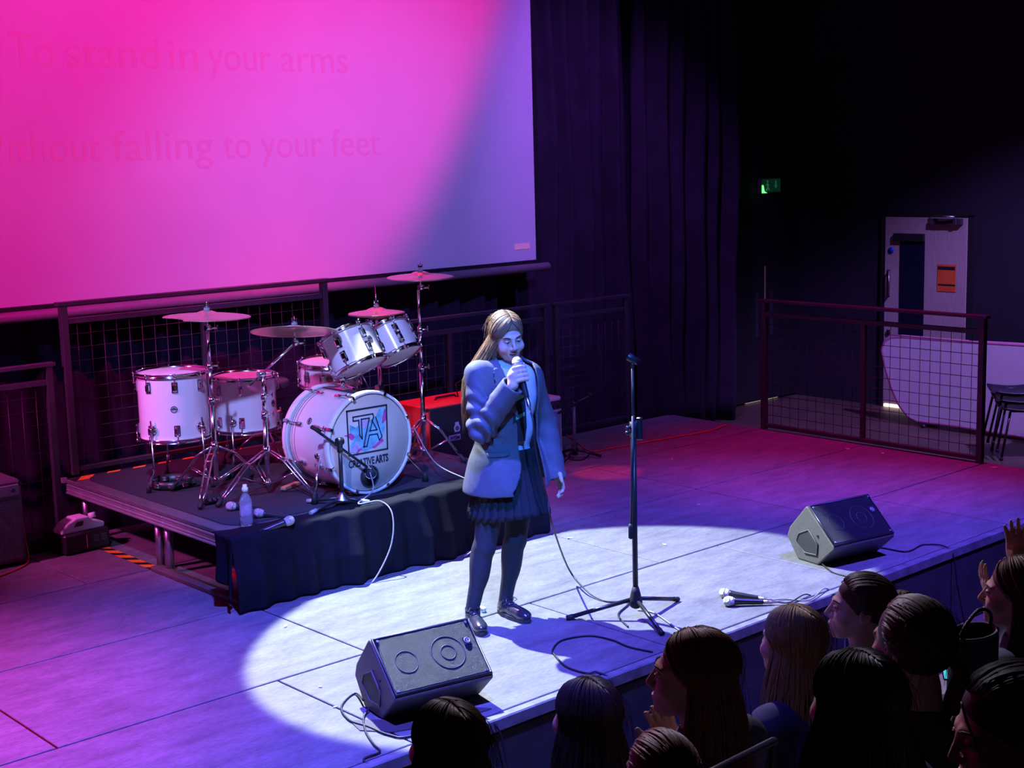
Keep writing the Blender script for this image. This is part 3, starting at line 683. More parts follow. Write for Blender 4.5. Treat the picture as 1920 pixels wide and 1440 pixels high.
def tripod(o, base, feet, za, zb, zl):
    "double braced chrome legs: apex collar at za, struts to lower collar at zb"
    b = V(base)
    MB().cyl(b+V((0, 0, za-.025)), b+V((0, 0, za+.03)), .020, n=14).build('leg_collar', CHROME, o)
    MB().cyl(b+V((0, 0, zb-.012)), b+V((0, 0, zb+.018)), .018, n=14).build('lower_collar', CHROME, o)
    for f in feet:
        f = V((*f, Z0)); d = V((f.x-b.x, f.y-b.y, 0)).normalized(); sd = V((-d.y, d.x, 0)); a = b+V((0, 0, za))+d*.022; lm = MB()
        knee = a.lerp(f, .33)+V((0, 0, .035)); tip = f+V((0, 0, .025))-d*.02
        for s_ in (-1, 1):
            lm.tube([a+sd*.013*s_, knee+sd*.017*s_, knee.lerp(tip, .7)+sd*.014*s_, tip+sd*.006*s_], .0058, 6)
        lm.cyl(knee-sd*.02, knee+sd*.02, .006, n=6)
        lg_ = lm.build('leg', CHROME, o)
        sm = MB(); low = b+V((0, 0, zb))+d*.02; mid = knee.lerp(tip, .35)
        for s_ in (-1, 1): sm.tube([low+sd*.010*s_, mid+sd*.012*s_], .0045, 6)
        sm.build('strut', CHROME, lg_)
        rb = MB(); ax = (tip-knee).normalized(); rb.tube([tip-ax*.035+V((0, 0, .004)), tip, f+V((0, 0, .013))], [.010, .016, .0125], 8); rb.build('rubber_foot', RUBBER, lg_)
def stand(name, label, base, feet, zt, za, zb, group='chrome cymbal stands', zm=None):
    o = thing(name, label, 'cymbal stand', (base[0], base[1], Z0), group); b = V((*base, 0))
    tripod(o, b, feet, za, zb, 0)
    z1 = zm or (za+(zt-za)*.42)
    MB().cyl(b+V((0, 0, zb-.03)), b+V((0, 0, z1)), .0145, n=16).build('lower_tube', CHROME, o)
    for i, (p, q, r) in enumerate(((z1-.02, z1+(zt-z1)*.5, .0115), (z1+(zt-z1)*.5-.02, zt, .0088))):
        MB().cyl(b+V((0, 0, p)), b+V((0, 0, q)), r, n=14).build('upper_tube', CHROME, o)
        m = MB(); m.cyl(b+V((0, 0, p-.012)), b+V((0, 0, p+.03)), r+.008, n=14); m.cyl(b+V((.015, -.004, p+.01)), b+V((.045, -.012, p+.01)), .005, n=8); m.box((b.x+.05, b.y-.013, p+.012), (.008, .012, .034), bev=.003)
        m.build('height_clamp', CHROME, o)
    return o, b
def tilter(o, p):
    m = MB(); m.cyl(p+V((-.014, 0, 0)), p+V((.014, 0, 0)), .017, n=14); m.cyl(p, p+V((.0, 0, .06)), .005, n=8); m.cyl(p+V((.012, -.01, -.004)), p+V((.05, -.014, -.004)), .0055, n=8); m.box((p.x+.054, p.y-.014, p.z-.004), (.008, .01, .03), bev=.003)
    m.build('tilter', CHROME, o)
B1 = (4.07, 7.10); pt = at(390, 590, (*B1, 0))
o, b = stand('cymbal_stand', 'straight chrome stand with cut-edge cymbal before the left floor tom', B1, ((3.80, 6.83), (3.92, 7.37), (4.42, 7.12)), pt.z-.09, .665, .47)
cymbal_part(o, (B1[0], B1[1], pt.z), (.03, -.02, 1), .245, (math.radians(160), math.radians(48), .24)); tilter(o, V((B1[0], B1[1], pt.z-.075)))
B2 = (4.27, 6.87); pj = at(490, 702, (*B2, 0)); pc2 = at(552, 618, (*B2, 0), -.02)
o, b = stand('cymbal_stand', 'chrome boom stand holding a cymbal over the bass drum', B2, ((3.89, 6.80), (4.40, 6.58), (4.36, 7.22)), pj.z, .64, .45, zm=.86)
dv = (V((pc2.x, pc2.y, pc2.z-.075))-pj); MB().cyl(pj-dv*.35, pj+dv, .0068, n=10).build('boom_arm', CHROME, o)
m = MB(); m.cyl(pj+V((-.02, 0, 0)), pj+V((.02, 0, 0)), .02, n=14); m.sph(pj, .021, 10); m.cyl(pj+V((.018, -.01, 0)), pj+V((.055, -.02, 0)), .005, n=8); m.box((pj.x+.06, pj.y-.02, pj.z), (.008, .012, .034), bev=.003); m.build('boom_joint', CHROME, o)
tilter(o, pj+dv); cymbal_part(o, pc2, (.17, .19, 1), .245)
B3 = (5.38, 6.83); p3 = at(788, 516, (*B3, 0))
o, b = stand('cymbal_stand', 'tall chrome stand with crash cymbal at the right of the kit', B3, ((5.12, 6.80), (5.56, 6.64), (5.50, 7.09)), p3.z-.09, .665, .47)
cymbal_part(o, p3, (-.01, -.03, 1), .205); tilter(o, V((p3.x, p3.y, p3.z-.075)))
# hi-hat
BH = (5.33, 7.20); ph_ = at(711, 583, (*BH, 0))
o = thing('hi_hat', 'hi-hat cymbal pair on a chrome pedal stand', 'cymbal stand', (*BH, Z0), 'chrome cymbal stands'); b = V((*BH, 0))
tripod(o, b, ((5.14, 7.36), (5.52, 7.36), (5.34, 6.97)), .70, .46, 0)
MB().cyl(b+V((0, 0, Z0+.03)), b+V((0, 0, .86)), .0135, n=14).build('lower_tube', CHROME, o); MB().cyl(b+V((0, 0, .84)), b+V((0, 0, ph_.z-.06)), .0095, n=12).build('upper_tube', CHROME, o)
MB().cyl(b+V((0, 0, ph_.z-.07)), b+V((0, 0, ph_.z+.16)), .0036, n=8).build('pull_rod', CHROME, o)
cymbal_part(o, V((b.x, b.y, ph_.z)), (0, 0, 1), .178, name='top_cymbal'); M = frame((b.x, b.y, ph_.z-.032), (0, 0, -1))
m = MB(); m.lathe([(.006, .022), (.05, .014), (.062, .006), (.12, -.004), (.178, -.013), (.178, -.0145), (.06, .002), (.006, .018)], M, 56, caps=False); m.build('bottom_cymbal', BRASS, o)
m = MB(); m.box((b.x, b.y-.16, Z0+.022), (.09, .28, .012), Matrix.Identity(4), .004); m.box((b.x, b.y-.02, Z0+.006), (.10, .06, .010), bev=.003); m.build('pedal', STEEL, o)
# tom post
PB = (5.17, 6.97); tp = at(752, 662, (*PB, 0))
o = thing('tom_post', 'thick chrome post holding the smaller rack tom', 'stand', (*PB, Z0)); b = V((*PB, 0))
tripod(o, b, ((5.00, 7.20), (5.40, 7.12), (5.13, 6.945)), .66, .46, 0)
MB().cyl(b+V((0, 0, .43)), b+V((0, 0, tp.z+.02)), .0175, n=16).build('post', CHROME, o)
m = MB(); m.sph(V((b.x, b.y, tp.z+.03)), .026, 12); m.cyl(V((b.x, b.y, tp.z+.03)), V(c2)+V((.06, .03, -.03)), .0095, n=10); m.cyl(V((b.x-.03, b.y, tp.z)), V((b.x+.07, b.y-.02, tp.z-.005)), .009, n=8); m.sph((b.x+.02, b.y-.02, tp.z-.02), .018, 8); m.sph((b.x-.025, b.y-.02, tp.z+.045), .016, 8); m.box((b.x+.035, b.y-.03, tp.z+.02), (.03, .02, .05), bev=.006); m.build('ball_clamp', CHROME, o)
m = MB(); zc = at(750, 728, (*PB, 0)).z; m.box((b.x-.01, b.y, zc), (.05, .045, .05), bev=.006); m.cyl((b.x-.04, b.y-.01, zc-.005), (b.x-.10, b.y-.02, zc-.008), .006, n=8); m.sph((b.x-.1, b.y-.02, zc-.012), .014, 8); m.cyl((b.x-.10, b.y-.02, zc+.0), (b.x-.18, b.y+.02, zc+.22), .005, n=6); m.build('side_clamp', CHROME, o)
# throne
o = thing('drum_throne', 'round dark drum stool half hidden behind the floor tom', 'stool', (4.84, 7.78, Z0)); sz = at(545, 714, (4.9, 7.75, 0)).z
MB().lathe([(.001, sz-.05), (.15, sz-.05), (.165, sz-.03), (.165, sz), (.15, sz+.015), (.001, sz+.02)], T((4.84, 7.78, 0)), 32).build('cushion', mat('dark_vinyl', (.06, .05, .07), .35), o)
MB().cyl((4.84, 7.78, Z0+.12), (4.84, 7.78, sz-.05), .016, n=12).build('post', CHROME, o)
for a in (0, 120, 240):
    ca, sa = math.cos(math.radians(a+20)), math.sin(math.radians(a+20)); l_ = MB().tube([(4.84+.015*ca, 7.78+.015*sa, .58), (4.84+.24*ca, 7.78+.24*sa, Z0+.02)], .008, 8).build('leg', CHROME, o); MB().sph((4.84+.24*ca, 7.78+.24*sa, Z0+.0165), .016, 8).build('rubber_foot', RUBBER, l_)
# kick pedal
o = thing('kick_pedal', 'steel bass drum pedal behind the drum', 'pedal', (BX, 7.02, Z0))
MB().box((BX, 7.03, Z0+.008), (.10, .26, .012), bev=.004).build('base_plate', STEEL, o)
m = MB(); m.box((0, 0, 0), (.085, .24, .012), T((BX, 7.07, Z0+.055)) @ Matrix.Rotation(-.28, 4, 'X'), .004); m.build('footboard', STEEL, o)
for s_ in (-1, 1): MB().cyl((BX+s_*.045, 6.93, Z0+.012), (BX+s_*.045, 6.93, Z0+.22), .007, n=8).build('upright', STEEL, o)
MB().cyl((BX-.06, 6.93, Z0+.21), (BX+.06, 6.93, Z0+.21), .007, n=8).build('axle', STEEL, o)
m = MB(); m.cyl((BX, 6.93, Z0+.21), (BX, 6.955, Z0+.30), .004, n=6); m.cyl((BX, 6.925, Z0+.305), (BX, 6.975, Z0+.305), .022, n=12); m.build('beater', mat('beater_felt', (.5, .45, .4), .9), o)
o = tag(MB().box((0, 0, 0), (.16, .035, .02), T((4.45, 6.92, Z0+.0105)) @ RZ(.4), .003).build('wood_block', mat('pale_wood', (.45, .30, .18), .6), org=(4.45, 6.92, Z0)), 'small strip of pale wood lying beside the bass drum', 'wood')
# tambourine
tc_ = onz(322, 902, Z0+.03); o = thing('tambourine', 'black tambourine with paired jingles lying on the carpet', 'tambourine', (tc_.x, tc_.y, Z0))
m = MB(); m.lathe([(.118, .001), (.126, .001), (.126, .05), (.118, .05), (.118, .001)], T((tc_.x, tc_.y, Z0)), 40, caps=False); m.build('frame', BLACKGLOSS, o)
for i in range(9):
    a = 2*PI*i/9; m = MB()
    for z in (.016, .024, .034): m.lathe([(.001, 0), (.022, 0), (.022, .0015), (.001, .0015)], T((tc_.x+.118*math.cos(a), tc_.y+.118*math.sin(a), Z0+z)), 14)
    m.build('jingle', STEEL, o)
# clip / cable junk near the feet
cp = onz(400, 950, Z0)
o = thing('cable_clamp', 'black plastic clamp with chrome screws on the carpet', 'clamp', (cp.x+.03, cp.y+.06, Z0))
MB().box((cp.x+.03, cp.y+.08, Z0+.026), (.11, .07, .05), T((0, 0, 0)), .012).build('body', BLACKGLOSS, o)
for k in (-1, 0, 1): MB().cyl((cp.x+.03+k*.03, cp.y+.045, Z0+.03), (cp.x+.03+k*.03, cp.y+.03, Z0+.03), .009, n=10).build('screw', CHROME, o)
# ------------------------------------------------------------------ microphones and stands
MICGRIP = mat('mic_grip', (.02, .02, .024), .35, var=.1); MICMESH = mat('mic_grille', (.62, .62, .66), .42, .6, var=.35, scale=400, bump=.6, bscale=700)
BLKMETAL = mat('black_metal', (.025, .025, .03), .35, .3, var=.15)
CABLE = mat('black_cable', (.015, .015, .02), .5); CABLEW = mat('pale_cable', (.25, .25, .28), .5); CABLER = mat('red_cable', (.7, .03, .03), .4)
def handheld(p, d, label, group='handheld microphones', scale=1., name='microphone'):
    "p = centre of the grille ball, d = direction from ball to tail"
    M = frame(p, d) @ Matrix.Scale(scale, 4); o = thing(name, label, 'microphone', p, group)
    pr_ = [(.001, -.026), (.012, -.024), (.020, -.017), (.0255, -.004), (.0255, .008), (.022, .022), (.0195, .028)]
    MB().lathe(pr_, M, 20).build('grille', MICMESH, o)
    MB().torus(.0255, .0022, M @ T((0, 0, .003)), 20, 5).build('grille_band', STEEL, o)
    MB().lathe([(.0195, .028), (.0185, .036), (.0165, .06), (.0125, .17), (.0115, .175), (.001, .175)], M, 16).build('handle', MICGRIP, o)
    MB().lathe([(.010, .173), (.0095, .215), (.006, .225), (.0035, .25), (.001, .25)], M, 10).build('plug', STEEL, o)
    return o, M @ V((0, 0, .25))
def cable(pts, r, m, label, n=60, cat='cable', name='cable', group='cables on the stage'):
    mb = MB(); mb.tube(catmull(pts, n), r, 6); return tag(mb.build(name, m, org=V(pts[0])), label, cat, group)
# straight mic stand on the stage
mb_ = V((4.926, 4.625, 0)); top = at(1186, 690, mb_); hubz = .10
ms = thing('microphone_stand', 'tall black tripod microphone stand with empty clip beside the singer', 'mic stand', mb_)
lean = (V((top.x, top.y, 0))-mb_)/top.z
def mp_(z): return mb_+lean*z+V((0, 0, z))
zc = at(1187, 800, mb_).z
MB().cyl(mp_(.06), mp_(zc), .0135, n=14).build('lower_tube', BLKMETAL, ms)
MB().cyl(mp_(zc-.02), mp_(top.z), .0075, n=12).build('upper_tube', BLKMETAL, ms)
MB().lathe([(.014, 0), (.027, .008), (.034, .03), (.030, .05), (.022, .085), (.015, .11), (.014, .11)], T(mp_(.055)), 18).build('hub', RUBBER, ms)
for f in ((4.681, 4.852), (5.27, 4.659), (4.827, 4.365)):
    f = V((*f, .013)); l_ = MB(); a = mp_(.105); l_.cyl(a.lerp(f, .06), f, .0105, n=12); l_ = l_.build('leg', BLKMETAL, ms); MB().cyl(f-(f-a).normalized()*.03, f+(f-a).normalized()*.008, .0125, n=12).build('rubber_cap', RUBBER, l_)
m = MB(); m.cyl(mp_(zc-.05), mp_(zc+.025), .019, n=14); m.cyl(mp_(zc)+V((-.018, 0, 0)), mp_(zc)+V((-.045, .005, 0)), .008, n=10); m.build('clutch', BLKMETAL, ms)
m = MB(); q = mp_(zc)+RH*.03; q.z = zc; m.box((0, 0, 0), (.026, .026, .11), T(q+V((0, 0, -.01))), .005); m.cyl(mp_(zc+.02), q+V((0, 0, .02)), .010, n=8); m.sph(mp_(zc-.03)-RH*.03, .011, 10); m.build('boom_clamp', BLKMETAL, ms)
# folded boom hanging beside the pole
pb = at(1183, 1010, mb_, -.02); pa = at(1187, 780, mb_, -.02)
MB().cyl(pa, at(1184, 985, mb_, -.02), .0078, n=10).build('folded_boom', BLKMETAL, ms)
MB().lathe([(.008, 0), (.0125, .006), (.0125, .06), (.009, .075), (.001, .075)], frame(pb, (0, 0, 1)), 12).build('counterweight', RUBBER, ms)
m = MB(); ct = mp_(top.z); m.cyl(ct, ct+V((0, 0, .03)), .009, n=10); m.build('clip_swivel', BLKMETAL, ms)
cdv = (RH*.8-V((0, 0, .45))-FH*.3).normalized(); Mc = frame(ct+V((0, 0, .045))-cdv*.022, cdv)
m = MB(); m.lathe([(.020, 0), (.0165, .055), (.0135, .055), (.017, 0), (.020, 0)], Mc, 18, caps=False); m.build('mic_clip', BLACKGLOSS, ms)
# two mics on the stage floor
p = onz(1358, 1112, .026); q = onz(1470, 1128, .012); d = (q-p); d.z = -.05*d.length
o, e1 = handheld(p, d, 'upper of two silver-headed microphones lying on the stage floor')
p2 = onz(1357, 1122, .026)+V((-.02, -.045, 0)); d2 = (onz(1440, 1131, .01)-p2); d2.z = -.05*d2.length
o, e2 = handheld(p2, d2, 'lower of two silver-headed microphones lying on the stage floor')
cable([e1, e1+V((.08, -.02, -.008)), onz(1465, 1125, .006)+V((.1, -.1, 0)), V((5.95, 4.23, .006)), V((5.98, 4.15, -.1)), V((5.98, 4.14, -.3)), V((5.9, 4.1, FLOOR_Z+.01))], .0035, CABLEW, 'pale cable running from the upper floor microphone')
cable([e2, e2+V((.06, -.03, -.008)), V((5.80, 4.235, .006)), V((5.83, 4.15, -.1)), V((5.83, 4.14, -.3)), V((5.75, 4.1, FLOOR_Z+.01))], .0035, CABLE, 'dark cable running from the lower floor microphone')
# mics on the riser
p = onz(432, 949, Z0+.026); o, e = handheld(p, V((.20, -.06, -.045)), 'silver-headed microphone lying behind the water bottle', 'microphones on the riser')
p = onz(484, 962, Z0+.026); o, e = handheld(p, V((.16, -.10, -.042)), 'microphone lying right behind the water bottle pointing forward', 'microphones on the riser')
p = onz(543, 976, Z0+.027); o, e = handheld(p, V((-.19, .04, -.045)), 'microphone at the riser edge with pale frosted ball', 'microphones on the riser')
# water bottle
bp = onz(463, 986, Z0); o = thing('water_bottle', 'clear plastic sports water bottle on the riser corner', 'bottle', bp)
PET = mat('clear_plastic', (.85, .88, .95), .08, var=.0, trans=.85); 
MB().lathe([(.001, .001), (.030, .001), (.033, .006), (.033, .05), (.0315, .055), (.033, .06), (.033, .085), (.0315, .09), (.033, .095), (.033, .125), (.030, .145), (.020, .165), (.0135, .175), (.0135, .185), (.001, .185)], T(bp), 24).build('body', PET, o)
MB().lathe([(.001, .184), (.0165, .184), (.0165, .205), (.012, .208), (.011, .222), (.001, .224)], T(bp), 16).build('cap', mat('white_cap', (.8, .8, .82), .4), o)
MB().lathe([(.0335, .062), (.0337, .118)], T(bp), 24, caps=False).build('label_band', mat('bottle_label', (.55, .5, .75), .5, alpha=.35), o)
# kick drum mic on short boom stand
kb = V((4.40, 6.33, Z0)); o = thing('microphone_stand', 'short black boom stand in front of the bass drum', 'mic stand', kb)
kt = at(621, 828, kb); MB().cyl(kb+V((0, 0, .03)), V((kb.x, kb.y, kt.z)), .0115, n=12).build('tube', BLKMETAL, o)
MB().lathe([(.045, .030), (.040, .040), (.018, .062), (.012, .075), (.001, .075)], T(kb), 18).build('hub', STEEL, o)
for f in (onz(583, 966, Z0), onz(691, 945, Z0), V((4.30, 6.52, Z0))):
    a = kb+V((0, 0, .045)); f = f+V((0, 0, .012)); l_ = MB().cyl(a, f, .0095, n=10).build('leg', BLKMETAL, o); dd = (f-a).normalized(); MB().cyl(f-dd*.045, f+dd*.004, .012, n=10).build('rubber_cap', mat('grey_cap', (.35, .35, .36), .5), l_)
kt = V((kb.x, kb.y, kt.z)); m = MB(); m.cyl(kt+V((-.018, 0, 0)), kt+V((.018, 0, 0)), .021, n=14); m.cyl(kt+V((0, 0, -.06)), kt, .016, n=12); m.build('boom_clutch', BLKMETAL, o)
ba = at(583, 800, kb, -.0); tip = V((pc.x-.035, BY-.055, pc.z+.055)); 
MB().cyl(ba, tip, .0078, n=10).build('boom_arm', BLKMETAL, o); MB().cyl(ba, ba.lerp(kt, .35), .0115, n=10).build('counterweight', RUBBER, o)
km = thing('kick_microphone', 'large dark microphone aimed into the bass drum hole', 'microphone', tip); kd = V((pc.x+.01, BY+.0, pc.z-.01))-tip
Mk = frame(tip, kd); MB().lathe([(.001, -.01), (.014, -.008), (.017, .01), (.028, .03), (.031, .045), (.031, .062), (.024, .072), (.001, .074)], Mk, 20).build('body', mat('blue_grey_mic', (.05, .06, .10), .25, .5), km)
MB().torus(.031, .003, Mk @ T((0, 0, .05)), 20, 5).build('band', STEEL, km); MB().cyl(tip+V((-.02, 0, .02)), tip+V((.012, 0, 0)), .011, n=10).build('swivel', CHROME, km)
kc = tip+V((-.01, -.01, -.015))
cable([kc, kc+V((.0, -.02, -.10)), onz(668, 950, Z0)+V((0, -.02, .02)), V((4.56, 6.20, Z0+.016)), V((4.585, 6.125, Z0-.05)), V((4.53, 6.075, .18)), V((4.40, 6.07, .012)), V((4.33, 6.10, .008))], .0042, CABLEW, 'cable hanging from the bass drum microphone over the skirt', 70)
cc = at(775, 800, (5.2, 6.7, 0))
cable([cc, V((5.12, 6.40, .50)), V((5.22, 6.22, Z0+.016)), V((5.245, 6.12, Z0-.04)), V((5.20, 6.075, .2)), V((5.12, 6.07, .05)), V((5.05, 6.08, .008))], .004, CABLEW, 'cable hanging over the skirt below the crash cymbal', 60)
# boom stand at the back of the stage
bs = V((7.375, 7.533, 0)); o = thing('microphone_stand', 'low black boom stand beside the blue-grey amplifier', 'mic stand', bs)
jt = at(1072, 757, bs); jt = V((bs.x, bs.y, jt.z)); MB().cyl(bs+V((0, 0, .05)), jt, .013, n=12).build('tube', mat('violet_grey_tube', (.12, .11, .14), .4), o)
MB().cyl(at(1040, 778, bs, -.03), at(1128, 729, bs, .02), .0085, n=10).build('boom_arm', BLKMETAL, o); m = MB(); m.sph(jt, .024, 12); m.cyl(jt, jt+V((-.05, -.02, -.06)), .006, n=8); m.build('boom_clutch', BLKMETAL, o)
MB().cyl(at(1105, 741, bs, .01), at(1110, 739, bs, .01), .013, n=10).build('boom_ring', BLKMETAL, o)
for a in (200, 320, 80):
    f = bs+V((.2*math.cos(math.radians(a)), .2*math.sin(math.radians(a)), .012)); MB().cyl(bs+V((0, 0, .08)), f, .010, n=10).build('leg', BLKMETAL, o)
MB().cyl(bs+V((0, 0, .03)), bs+V((0, 0, .11)), .024, n=14).build('hub', RUBBER, o)
cable([onz(1062, 815, .01), onz(1080, 828, .006), onz(1108, 846, .006), onz(1150, 840, .006), onz(1240, 824, .006), onz(1330, 808, .006), V((9.12, 7.5, .006)), V((9.232, 7.47, -.1)), V((9.29, 7.44, -.3)), V((9.5, 7.4, FLOOR_Z+.008))], .0055, CABLER, 'long red cable running across the back of the stage', 80)
cable([onz(1058, 838, .006), onz(1062, 858, .006), onz(1090, 862, .006), onz(1105, 850, .006), onz(1085, 845, .006)], .005, CABLE, 'black cable coiled at the foot of the boom stand')
# ------------------------------------------------------------------ amplifiers
def amp(name, label, c, w_, d_, h_, bodym, grillm, panelm, rz=0, red=False, knobs=6):
    o = thing(name, label, 'amplifier', (c[0], c[1], 0)); M = T((c[0], c[1], 0)) @ RZ(rz)
    MB().box((0, 0, h_/2+.012), (w_, d_, h_-.012), M, .014).build('cabinet', bodym, o)
    top = .09 if not red else .0
    MB().box((0, -d_/2-.003, (h_-top)/2+.016), (w_-.05, .012, h_-top-.06), M, .003).build('speaker_grille', grillm, o)
    if not red:
        pn = MB().box((0, -d_/2-.004, h_-.052), (w_-.04, .014, .062), M, .003).build('control_panel', panelm, o)
        for i in range(knobs):
            x = -w_/2+.06+i*(w_-.12)/(knobs-1); MB().cyl(M @ V((x, -d_/2-.01, h_-.05)), M @ V((x, -d_/2-.028, h_-.05)), .012, n=12).build('knob', BLACKGLOSS, pn)
    hm = MB(); hm.tube([M @ V((-.10, 0, h_+.002)), M @ V((-.085, 0, h_+.022)), M @ V((.085, 0, h_+.022)), M @ V((.10, 0, h_+.002))], .009, 6); hm.build('handle', RUBBER, o)
    for sx in (-1, 1):
        for sy in (-1, 1): MB().cyl(M @ V((sx*(w_/2-.05), sy*(d_/2-.05), .0005)), M @ V((sx*(w_/2-.05), sy*(d_/2-.05), .03)), .018, n=10).build('foot', RUBBER, o)
        for z in (.03, h_-.02): MB().box((sx*(w_/2-.012), -d_/2+.012, z), (.03, .03, .03), M, .008).build('corner_guard', BLACKGLOSS, o)
    return o, M
REDT = mat('red_tolex', (.75, .045, .03), .5, var=.1, scale=60, bump=.3, bscale=260)
GRB = mat('black_grille_cloth', (.012, .012, .02), .8, var=.3, scale=150)
ra, MR = amp('guitar_amplifier', 'bright red speaker cabinet with black grille behind the riser', (6.42, 7.88), .64, .36, .545, REDT, GRB, GRB, 0, True)
for sx in (-1, 1): MB().box((6.42+sx*.33*.965, 7.88, .30), (.006, .12, .05), bev=.002).build('side_handle', BLACKGLOSS, ra)
WH = mat('pale_badge', (.40, .40, .62), .5)
bx, bz_ = ony(857, 800, 7.69).x, ony(857, 804, 7.69).z
m = MB(); m.prism([(-.022, -.02), (.022, -.02), (.03, .01), (.018, .03), (.016, .05), (-.016, .05), (-.018, .03), (-.03, .01)], 0, .003, frame((bx, 7.692, bz_), (0, -1, 0))); bg = m.build('emblem', WH, ra)
m = MB(); m.torus(.014, .003, frame((bx, 7.688, bz_+.005), (0, -1, 0)), 14, 4); m.torus(.006, .003, frame((bx, 7.688, bz_+.005), (0, -1, 0)), 10, 4); m.build('emblem_ring', INK, bg)
px0 = ony(850, 821, 7.69); pl = MB().box((px0.x+.012, 7.69, px0.z), (.105, .006, .04), bev=.002).build('name_plate', WH, ra)
text('plate_lettering', 'WSM', T((px0.x-.034, 7.6865, px0.z-.013)) @ Matrix.Rotation(PI/2, 4, 'X'), .036, INK, pl, width=.09, bold=.0014)
m = MB(); m.tube([(6.52, 7.86, .55), (6.50, 7.86, .65), (6.60, 7.86, .68), (6.66, 7.86, .62), (6.66, 7.87, .55)], .006, 6); m.build('loop_handle', RUBBER, ra)
m = MB(); m.lathe([(.001, 0), (.03, 0), (.03, .003), (.001, .003)], T((6.60, 7.80, .546)), 18); m.build('top_badge', WH, ra)
ba_, MBl = amp('guitar_amplifier', 'blue-grey combo amplifier with pale top just behind the singer', (7.11, 7.73), .42, .26, .475, mat('pale_amp_cover', (.50, .46, .50), .6), mat('blue_grille_cloth', (.20, .22, .32), .8, var=.3, scale=40, stretch=(14, 1, 1)), mat('amp_panel', (.03, .03, .05), .3))
la, MLa = amp('guitar_amplifier', 'dark combo amplifier with pink-lit top at the left picture edge', (2.93, 8.0), .62, .27, .50, mat('black_tolex', (.10, .09, .10), .5, var=.2, scale=60), mat('silver_grille_cloth', (.13, .125, .14), .8, var=.4, scale=120), mat('silver_panel', (.25, .24, .27), .35))
cable([V((3.27, 8.10, .42)), V((3.30, 8.06, .30)), V((3.285, 7.98, .12)), V((3.27, 7.92, .02)), V((3.20, 7.82, .006)), V((3.02, 7.72, .006)), V((2.7, 7.6, .006))], .0045, CABLER, 'thin red cable drooping beside the left amplifier')
# fog machine: black box with white jug
fc = onz(135, 1035, 0); o = thing('fog_machine', 'black fog machine with white fluid jug seated on top', 'fog machine', (3.62, 7.92, 0)); M = T((3.60, 7.93, 0)) @ RZ(.06)
MB().box((0, .06, .065), (.30, .30, .122), M, .012).build('housing', BLACKGLOSS, o)
pnl = MB().box((.08, -.092, .065), (.11, .004, .09), M).build('printed_panel', mat('printed_dark', (.04, .04, .045), .5), o)
for i in range(6): MB().box((.055 if i % 2 else .105, -.095, .09-.014*(i//2)), (.035, .002, .008), M).build('print_line', mat('faded_print', (.12, .12, .13), .6), pnl)
MB().box((-.005, -.093, .065), (.004, .003, .08), M).build('level_slot', mat('red_slot', (.5, .2, .2), .5), o)
jug = [(-.15, .0), (.13, .0), (.135, .03), (.09, .05), (.045, .06), (.03, .085), (-.05, .085), (-.11, .06), (-.15, .02)]
JUG = mat('white_jug', (.78, .76, .78), .45, var=.03)
Mj = M @ T((-.0, -.01, .125)) @ Matrix.Rotation(PI/2, 4, 'X')
m = MB(); m.prism(jug, -.055, .055, Mj); j = m.build('jug', JUG, o); bv = j.modifiers.new('round', 'BEVEL'); bv.width = .018; bv.segments = 3
m = MB(); m.lathe([(.001, 0), (.022, 0), (.022, .03), (.001, .03)], Mj @ T((.085, .055, 0)) @ Matrix.Rotation(-PI/2-.4, 4, 'X').to_4x4() @ Matrix.Rotation(0, 4, 'Y'), 16); m.build('jug_cap', JUG, j)
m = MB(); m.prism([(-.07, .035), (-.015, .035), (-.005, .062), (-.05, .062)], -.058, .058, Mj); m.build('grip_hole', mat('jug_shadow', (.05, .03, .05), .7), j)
m = MB(); m.tube([M @ V((.12, .03, .12)), M @ V((.13, .03, .17)), M @ V((.10, .03, .185)), M @ V((.09, .03, .15))], .005, 6); m.build('hose', RUBBER, o)
o = tag(MB().box((3.42, 8.13, .05), (.30, .16, .098), bev=.01).build('equipment_case', BLACKGLOSS, org=(3.42, 8.13, 0)), 'low black equipment case behind the fog machine', 'case')
